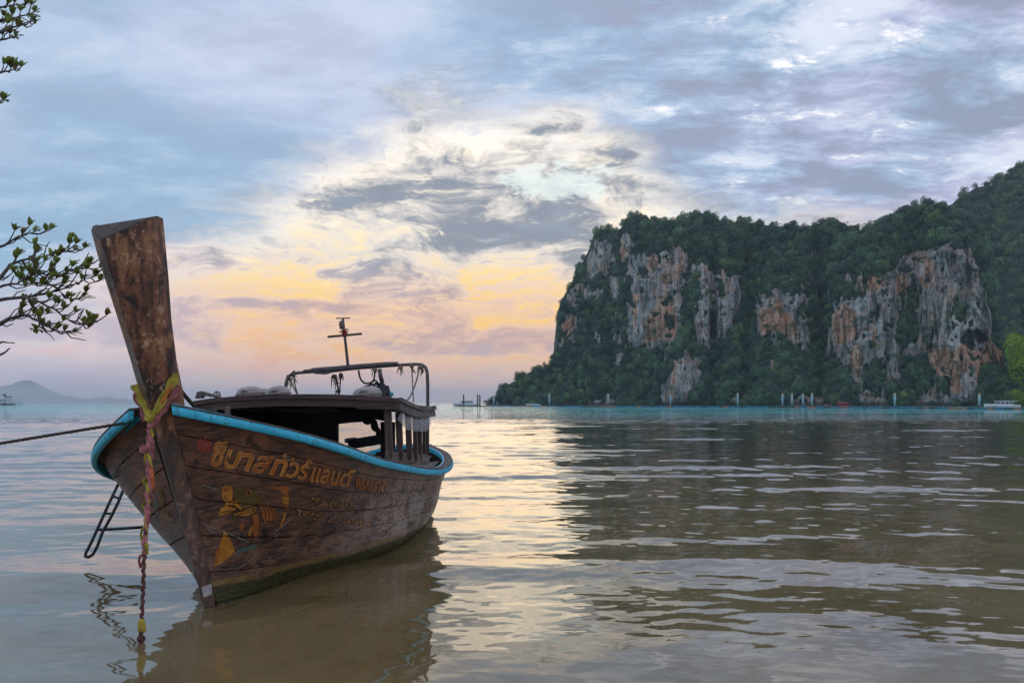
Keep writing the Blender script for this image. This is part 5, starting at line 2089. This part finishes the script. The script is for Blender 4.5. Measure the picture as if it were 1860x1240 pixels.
# ------------------------------------------------------------------ floating barrier, posts, boats across the bay
M_FBLUE = simple('blue_float', (0.030, 0.115, 0.230, 1), 0.45, 0.3, 1.0)
M_FORANGE = simple('orange_float', (0.36, 0.110, 0.050, 1), 0.45, 0.3, 1.0)
M_FDARK = simple('dark_float', (0.035, 0.035, 0.04, 1), 0.5, 0.3, 1.0)
M_PILE = simple('pale_pile', (0.33, 0.47, 0.49, 1), 0.7, 0.25, 0.8, 0.0, (0.20, 0.22, 0.20, 1))
M_PILED = simple('dark_pile', (0.09, 0.10, 0.11, 1), 0.7, 0.25, 0.8)
M_PILEC = simple('orange_pile_cap', (0.55, 0.30, 0.08, 1), 0.6, 0.2, 1.0)
M_PFOOT = simple('wet_pile_foot', (0.13, 0.12, 0.10, 1), 0.6, 0.3, 1.0)
M_BWHITE = simple('boat_white', (0.66, 0.67, 0.68, 1), 0.3, 0.08, 0.6)
M_BGREY = simple('boat_grey', (0.33, 0.36, 0.38, 1), 0.4, 0.15, 0.6)
M_BGLASS = simple('boat_dark_glass', (0.02, 0.025, 0.03, 1), 0.1, 0.2, 0.6)
M_BRED = simple('boat_red_canopy', (0.42, 0.030, 0.045, 1), 0.7, 0.15, 0.6)
M_BWOOD = wood('boat_brown_wood', (0.10, 0.065, 0.05, 1), (0.24, 0.165, 0.13, 1), 0, 0.4)
M_BBLACK = simple('boat_black', (0.02, 0.02, 0.022, 1), 0.5, 0.3, 0.6)
M_SKIN = simple('skin', (0.16, 0.085, 0.055, 1), 0.6, 0.1, 3.0)
M_SHIRT = simple('dark_shirt', (0.035, 0.035, 0.045, 1), 0.8, 0.2, 3.0)
M_SHIRT2 = simple('pale_shirt', (0.45, 0.46, 0.48, 1), 0.8, 0.1, 3.0)

BAR = [(832, 345.0), (1000, 325.0), (1200, 292.0), (1400, 266.0), (1630, 228.0), (1860, 193.0), (1960, 182.0)]


def bar_depth(px):
    return float(np.interp(px, *zip(*BAR)))


def float_mesh():
    m = MB()
    # a moulded pontoon block: rounded long float with raised ends and two collars
    rows = []
    for x, s in ((-1.0, 0.55), (-0.97, 0.85), (-0.86, 0.92), (-0.84, 1.0), (-0.76, 1.0), (-0.74, 0.9), (0.74, 0.9), (0.76, 1.0), (0.84, 1.0), (0.86, 0.92), (0.97, 0.85), (1.0, 0.55)):
        ring = [Vector((x, math.copysign(abs(math.cos(t)) ** 0.6, math.cos(t)) * 0.5 * s, math.copysign(abs(math.sin(t)) ** 0.6, math.sin(t)) * 0.5 * s)) for t in np.linspace(0, 6.2832, 10, endpoint=False)]
        rows.append(ring)
    m.rings(rows)
    me = bpy.data.meshes.new('float')
    me.from_pydata(m.v, [], m.f)
    return me


def build_barrier():
    b = empty('floating_barrier', (unproj(1400, 740, 266).x, 266, 0))
    tag(b, 'long line of blue and orange floats stretched across the bay in front of the cliff', 'barrier')
    base = float_mesh()
    meshes = {}
    for k, mt in (('b', M_FBLUE), ('o', M_FORANGE), ('d', M_FDARK)):
        mm = base.copy()
        mm.materials.append(mt)
        meshes[k] = mm
    rr = random.Random(17)
    px = 832.0
    while px < 1950:
        d = bar_depth(px)
        k = rr.random()
        kind = 'b' if k < 0.45 else ('o' if k < 0.66 else 'd')
        if px < 890:
            kind = 'd' if k < 0.75 else 'o'
        ln = (rr.uniform(2.2, 4.6) if kind == 'b' else rr.uniform(1.1, 2.4))
        w = ln / d * F
        d2 = bar_depth(px + w)
        a, c = unproj(px, 740, d), unproj(px + w, 740, d2)
        o = bpy.data.objects.new('float', meshes[kind])
        COL.objects.link(o)
        o.parent = b
        mid = (a + c) / 2
        o.location = (mid.x - b.location.x, mid.y - b.location.y, 0.18)
        L = math.hypot(c.x - a.x, c.y - a.y)
        o.scale = (L / 2 * 0.97, 0.50, 0.42)
        o.rotation_euler = (0, 0, math.atan2(c.y - a.y, c.x - a.x))
        px += w
    m = MB()
    m.tube([Vector((unproj(x, 740, bar_depth(x)).x - b.location.x, bar_depth(x) - b.location.y, 0.05)) for x in np.linspace(832, 1950, 60)], 0.06, 5)
    m.build('float_cable', M_BBLACK, b)


build_barrier()

PILES = [(842, 716, 'd', 'dark mooring pile beside the white cabin boat'), (867.5, 716, 'd', 'dark mooring pile, left one of a close pair near the headland'),
         (871.5, 717, 'd', 'dark mooring pile, right one of a close pair near the headland'), (897, 720, 'p', 'pale pile with people beside it at the headland tip'),
         (998, 714, 'p', 'pale pile beside the small white speedboat'), (1104.5, 714.5, 'p', 'pale pile at the bow of the dark longtail boat'),
         (1218, 715, 'p', 'pale pile in front of the low stalactite rock face'), (1340, 713, 'p', 'pale pile standing alone midway along the float line'),
         (1421.5, 714, 'p', 'pale pile, first from the left in the row of four'), (1438.5, 714, 'p', 'pale pile, second from the left in the row of four'),
         (1458.5, 714, 'p', 'pale pile, third from the left in the row of four'), (1475, 713, 'p', 'pale pile nearest the red-roofed longtail boat'),
         (1625.5, 713, 'p', 'pale pile in front of the large striped rock face'), (1779, 714, 'p', 'pale pile at the bow of the white motor cruiser')]
for (x, yt, kd, lab) in PILES:
    d = bar_depth(x) + 0.9
    p = unproj(x, yt, d)
    h = p.z
    e = empty('mooring_pile', (p.x, d, 0))
    tag(e, lab, 'pile', 'piles along the float line')
    r = 0.32
    MB().lathe([(r * 1.1, -1.0), (r * 1.1, 0.75), (r * 1.02, 0.8)], (0, 0, 0), 12).build('pile_foot', M_PFOOT, e, True)
    MB().lathe([(r, 0.8), (r * 0.98, h * 0.5), (r * 0.98, h - 0.35)], (0, 0, 0), 12).build('shaft', M_PILE if kd == 'p' else M_PILED, e, True)
    MB().lathe([(r * 1.06, h - 0.35), (r * 1.06, h - 0.08), (r * 0.6, h)], (0, 0, 0), 12).build('cap', M_PILEC if kd == 'p' else M_PILED, e, True)
    MB().lathe([(r * 1.35, 0.25), (r * 1.5, 0.35), (r * 1.35, 0.45)], (0, 0, 0), 12).build('guide_ring', M_FDARK, e, True)


def loft_hull(L, B, H, bow=1.6, sheer=0.35, n=14):
    """Hull rings from stern (x = -L/2) to bow (x = L/2)."""
    rows = []
    for t in np.linspace(0, 1, n):
        w = B / 2 * (1 - max(0, (t - 0.45) / 0.55) ** bow * 0.97) * (0.86 + 0.14 * min(1, t * 4))
        x = -L / 2 + L * t
        z = H * (1 + sheer * t * t)
        k = t ** 3 * 0.06 * L
        rows.append([Vector((x - k, 0, -0.35)), Vector((x - k * 0.5, w * 0.72, 0.05)), Vector((x, w, z * 0.7)), Vector((x + 0.0, w * 1.02, z)), Vector((x, w * 0.9, z + 0.02)),
                     Vector((x, 0, z + 0.08)), Vector((x, -w * 0.9, z + 0.02)), Vector((x, -w * 1.02, z)), Vector((x, -w, z * 0.7)), Vector((x - k * 0.5, -w * 0.72, 0.05))])
    return MB().rings(rows)


def cruiser(px, d, L, H, heading, label, roof=True, name='motor_boat'):
    p = unproj(px, 740, d)
    e = empty(name, (p.x, d, 0), (0, 0, heading))
    tag(e, label, 'boat', 'motor boats anchored across the bay')
    loft_hull(L, L * 0.27, H, 1.7, 0.30).build('hull', M_BWHITE, e, True)
    m = MB()
    rows = []
    for t, zz in ((0.06, 0), (0.10, 1)):
        pass
    ch = H * 1.05
    x0, x1 = -L * 0.30, L * 0.16
    b = L * 0.095
    cab = [Vector((x0, -b, H)), Vector((x1 + L * 0.09, -b * 0.9, H)), Vector((x1 + L * 0.09, b * 0.9, H)), Vector((x0, b, H))]
    top = [Vector((x0 - L * 0.01, -b * 0.85, H + ch)), Vector((x1 - L * 0.03, -b * 0.8, H + ch)), Vector((x1 - L * 0.03, b * 0.8, H + ch)), Vector((x0 - L * 0.01, b * 0.85, H + ch))]
    MB().rings([cab, top]).build('cabin', M_BWHITE, e)
    n = 4
    for s in (-1, 1):
        for k in range(n):
            u0, u1 = (k + 0.12) / n, (k + 0.88) / n
            q = []
            for uu, vv in ((u0, 0.32), (u1, 0.32), (u1, 0.82), (u0, 0.82)):
                lo = cab[0].lerp(cab[1], uu) if s < 0 else cab[3].lerp(cab[2], uu)
                hi = top[0].lerp(top[1], uu) if s < 0 else top[3].lerp(top[2], uu)
                q.append(lo.lerp(hi, vv) + Vector((0, s * 0.03, 0)))
            MB().rings([q, [v + Vector((0, s * 0.02, 0)) for v in q]]).build('window', M_BGLASS, e)
    q = [cab[1].lerp(top[1], 0.3), cab[2].lerp(top[2], 0.3), cab[2].lerp(top[2], 0.85), cab[1].lerp(top[1], 0.85)]
    MB().rings([[v + Vector((0.03, 0, 0)) for v in q], [v + Vector((0.06, 0, 0)) for v in q]]).build('windscreen', M_BGLASS, e)
    if roof:
        MB().box(((x0 + x1) / 2 - L * 0.05, 0, H + ch + 0.07), (x1 - x0 + L * 0.12, b * 2.0, 0.12)).build('roof', M_BWHITE, e)
        for k in range(4):
            MB().tube([Vector((x0 + k * L * 0.1, -b * 0.7, H + ch + 0.12)), Vector((x0 + k * L * 0.1 + L * 0.05, -b * 0.7, H + ch + 0.28)), Vector((x0 + k * L * 0.1 + L * 0.1, -b * 0.7, H + ch + 0.12))], 0.03, 5).build('roof_rail', M_BGREY, e, True)
    MB().tube([Vector((x1, 0, H + ch)), Vector((x1 + L * 0.10, 0, H + ch + L * 0.09))], 0.035, 6).build('radio_mast', M_BGREY, e)
    mm = MB()
    for k in range(5):
        x = L * (0.22 + 0.055 * k)
        w = L * 0.10 * (1 - k / 6)
        mm.tube([Vector((x, -w, H * 1.12)), Vector((x, -w, H * 1.12 + 0.5))], 0.025, 5)
    mm.tube([Vector((L * (0.22 + 0.055 * k), -L * 0.10 * (1 - k / 6), H * 1.12 + 0.5)) for k in range(5)], 0.025, 5)
    mm.build('bow_rail', M_BGREY, e)
    MB().box((0, 0, H * 0.62), (L * 0.86, L * 0.262, 0.10)).build('rubbing_strake', M_BGREY, e)
    for s in (-1, 1):
        MB().box((-L / 2 - 0.25, s * L * 0.06, 0.35), (0.45, 0.4, 1.1), None, 0.7).build('outboard_motor', M_BBLACK, e)
    return e


cruiser(1819, 214, 8.9, 0.95, math.pi - 0.12, 'white motor cruiser with rounded cabin at the right under the cliff')
cruiser(845, 372, 11.6, 1.15, math.pi + 0.2, 'grey white cabin boat moored left of the headland behind a dark pile')
cruiser(969, 385, 7.2, 0.62, math.pi - 0.1, 'small low white speedboat moored beneath the headland', False)


def far_longtail(px, d, L, heading, label, canopy):
    p = unproj(px, 740, d)
    e = empty('moored_longtail', (p.x, d, 0), (0, 0, heading))
    tag(e, label, 'boat', 'longtail boats moored under the cliff')
    rows = []
    for t in np.linspace(0, 1, 18):
        x = -L / 2 + L * 0.92 * t
        w = 0.85 * math.sin(math.pi * min(1, 0.12 + t * 0.80)) ** 0.6 * (1 - max(0, t - 0.75) / 0.25 * 0.9)
        z = 0.42 + 0.9 * max(0, (t - 0.45) / 0.55) ** 2.2 + 0.25 * max(0, (0.2 - t) / 0.2) ** 2
        rows.append([Vector((x, 0, -0.3)), Vector((x, w * 0.7, 0.05)), Vector((x, w, z)), Vector((x, w * 0.85, z)), Vector((x, 0, z - 0.22)), Vector((x, -w * 0.85, z)), Vector((x, -w, z)), Vector((x, -w * 0.7, 0.05))])
    MB().rings(rows).build('hull', M_BWOOD, e, True)
    b = rows[-1][2]
    MB().tube([Vector((L * 0.40, 0, 0.9)), Vector((L * 0.46, 0, 1.6)), Vector((L * 0.50, 0, 3.1))], [0.17, 0.15, 0.13], 6).build('stem_post', M_BWOOD if not canopy else M_ROOFG, e, True)
    MB().box((-L * 0.42, 0, 0.75), (0.9, 0.5, 0.55), None, 0.8).build('engine', M_BBLACK, e)
    MB().tube([Vector((-L * 0.45, 0, 0.9)), Vector((-L * 0.70, 0.3, 0.1))], 0.05, 6).build('propeller_shaft', M_BBLACK, e)
    if canopy:
        rows = []
        for x in np.linspace(-L * 0.32, L * 0.02, 6):
            rows.append([Vector((x, w, 1.72 - 0.28 * (w / 0.85) ** 2)) for w in np.linspace(-0.9, 0.9, 9)])
        m = MB().grid(rows)
        m.add([(p.x, p.y, p.z - 0.08) for r in rows for p in r], [tuple(reversed(f)) for f in m.f])
        m.build('canopy', M_BRED, e)
        for x in (-L * 0.32, -L * 0.15, L * 0.02):
            for s in (-1, 1):
                MB().tube([Vector((x, s * 0.8, 0.3)), Vector((x, s * 0.8, 1.48))], 0.035, 6).build('canopy_post', M_BWOOD, e)
        MB().box((-L * 0.15, -0.84, 0.62), (L * 0.34, 0.04, 0.34)).build('side_cloth', M_BRED, e)
        MB().box((-L * 0.15, 0.84, 0.62), (L * 0.34, 0.04, 0.34)).build('side_cloth', M_BRED, e)
    else:
        for x in (-L * 0.2, 0.0, L * 0.18):
            MB().box((x, 0, 0.40), (0.25, 1.5, 0.05)).build('thwart', M_BWOOD, e)


far_longtail(1081, 296, 9.4, -0.1, 'empty dark longtail boat with raised bow at the float line', False)
far_longtail(1521, 262, 10.6, math.pi + 0.1, 'longtail boat with red canopy moored beneath the cliff', True)

# two-deck ferry at the left edge
def build_ferry():
    d = 560.0
    p = unproj(-4, 735, d)
    e = empty('passenger_ferry', (p.x, d, 0), (0, 0, 0.06))
    tag(e, 'white two-deck passenger ferry cut by the left edge near the horizon', 'ferry')
    L = 34.0
    rows = []
    for t in np.linspace(0, 1, 16):
        x = -L / 2 + L * t
        w = 3.4 * (1 - max(0, (t - 0.6) / 0.4) ** 2 * 0.95)
        z = 1.7 + 1.3 * max(0, (t - 0.6) / 0.4) ** 2
        rows.append([Vector((x, 0, -0.5)), Vector((x, w * 0.8, 0.0)), Vector((x, w, z)), Vector((x, 0, z + 0.05)), Vector((x, -w, z)), Vector((x, -w * 0.8, 0.0))])
    MB().rings(rows).build('hull', M_BWHITE, e)
    MB().box((-1.0, 0, 0.45), (L * 0.80, 6.6, 0.6)).build('boot_stripe', M_BBLACK, e)
    MB().box((-3.5, 0, 2.8), (23, 5.6, 2.3)).build('lower_cabin', M_BWHITE, e)
    MB().box((-3.5, 0, 4.03), (25.5, 6.2, 0.16)).build('upper_deck', M_BWHITE, e)
    for k in range(9):
        MB().box((-13.5 + k * 2.5, -2.84, 3.05), (1.5, 0.08, 0.9)).build('window', M_BGLASS, e)
        MB().tube([Vector((-13.5 + k * 2.5, -2.9, 4.1)), Vector((-13.5 + k * 2.5, -2.9, 6.1))], 0.09, 6).build('deck_post', M_BWHITE, e)
    MB().box((-3.8, 0, 6.2), (24, 6.0, 0.22)).build('roof', M_BWHITE, e)
    MB().box((6.6, 0, 5.2), (3.0, 4.6, 1.9), None, 0.92).build('wheelhouse', M_BWHITE, e)
    MB().box((8.12, 0, 5.5), (0.1, 3.6, 0.7)).build('windscreen', M_BGLASS, e)
    MB().box((6.6, -2.32, 5.5), (2.0, 0.1, 0.7)).build('window', M_BGLASS, e)
    MB().tube([Vector((5.5, 0, 6.2)), Vector((5.5, 0, 8.6))], 0.12, 6).build('mast', M_BGREY, e)
    MB().box((4.0, 0.5, 6.9), (1.4, 1.2, 1.2)).build('funnel', M_BBLACK, e)
    mm = MB()
    for x in np.linspace(9, 16, 8):
        mm.tube([Vector((x, -2.2 * (1 - ((x - 9) / 8) ** 2), 2.3 + (x - 9) * 0.1)), Vector((x, -2.2 * (1 - ((x - 9) / 8) ** 2), 3.3 + (x - 9) * 0.1))], 0.06, 5)
    mm.tube([Vector((x, -2.2 * (1 - ((x - 9) / 8) ** 2), 3.3 + (x - 9) * 0.1)) for x in np.linspace(9, 16, 8)], 0.06, 5)
    mm.build('bow_rail', M_BGREY, e)
    for k in range(3):
        c = Vector((-6 + k * 6.0, -3.4, 1.0))
        MB().tube([c + Vector((math.cos(t) * 0.5, 0, math.sin(t) * 0.5)) for t in np.linspace(0, 6.2832, 15)], 0.16, 6).build('tyre_fender', M_BBLACK, e, True)


build_ferry()

# two people standing on the float line at the headland tip
def person(px, shirt, lean, label):
    d = bar_depth(px)
    p = unproj(px, 738, d)
    bm = bmesh.new()
    J = {'pel': (0, 0, 0.95), 'che': (0.02 * lean, 0, 1.28), 'nek': (0.03 * lean, 0, 1.48), 'hd': (0.05 * lean, 0, 1.58), 'ht': (0.05 * lean, 0, 1.72),
         'ls': (-0.19, 0, 1.42), 'le': (-0.27, 0.02, 1.16), 'lh': (-0.22, -0.14, 0.94), 'rs': (0.19, 0, 1.42), 're': (0.30, 0.0, 1.18), 'rh': (0.30 + 0.1 * lean, -0.15, 1.0),
         'lk': (-0.11, -0.03, 0.50), 'la': (-0.13, 0.02, 0.08), 'lf': (-0.14, -0.16, 0.04), 'lp': (-0.10, 0, 0.88), 'rk': (0.12, -0.04, 0.50), 'ra': (0.15, 0.02, 0.08), 'rf': (0.16, -0.16, 0.04), 'rp': (0.10, 0, 0.88)}
    R = {'pel': .14, 'che': .15, 'nek': .06, 'hd': .095, 'ht': .07, 'ls': .065, 'le': .045, 'lh': .04, 'rs': .065, 're': .045, 'rh': .04, 'lk': .065, 'la': .045, 'lf': .04, 'lp': .09, 'rk': .065, 'ra': .045, 'rf': .04, 'rp': .09}
    ED = [('pel', 'che'), ('che', 'nek'), ('nek', 'hd'), ('hd', 'ht'), ('che', 'ls'), ('ls', 'le'), ('le', 'lh'), ('che', 'rs'), ('rs', 're'), ('re', 'rh'), ('pel', 'lp'), ('lp', 'lk'), ('lk', 'la'), ('la', 'lf'),
          ('pel', 'rp'), ('rp', 'rk'), ('rk', 'ra'), ('ra', 'rf')]
    names = list(J)
    me = bpy.data.meshes.new('body')
    me.from_pydata([J[n] for n in names], [(names.index(a), names.index(b)) for a, b in ED], [])
    me.materials.append(shirt)
    e = empty('person', (p.x, d, 0.50))
    tag(e, label, 'person')
    o = link('body', me, None, e)
    md = o.modifiers.new('skin', 'SKIN')
    for n, sv in zip(names, me.skin_vertices[0].data) if me.skin_vertices else ():
        sv.radius = (R[n], R[n])
    o.modifiers.new('sub', 'SUBSURF').levels = 1
    MB().lathe([(0.01, 1.60), (0.09, 1.62), (0.102, 1.69), (0.07, 1.76), (0.01, 1.78)], (0.05 * lean, 0.01, 0), 10).build('hair', M_BBLACK, e, True)


person(893.5, M_SHIRT, -1, 'distant person in dark clothes on the float line left of a pale pile')
person(903.0, M_SHIRT2, 1, 'distant person in pale shirt on the float line right of a pale pile')
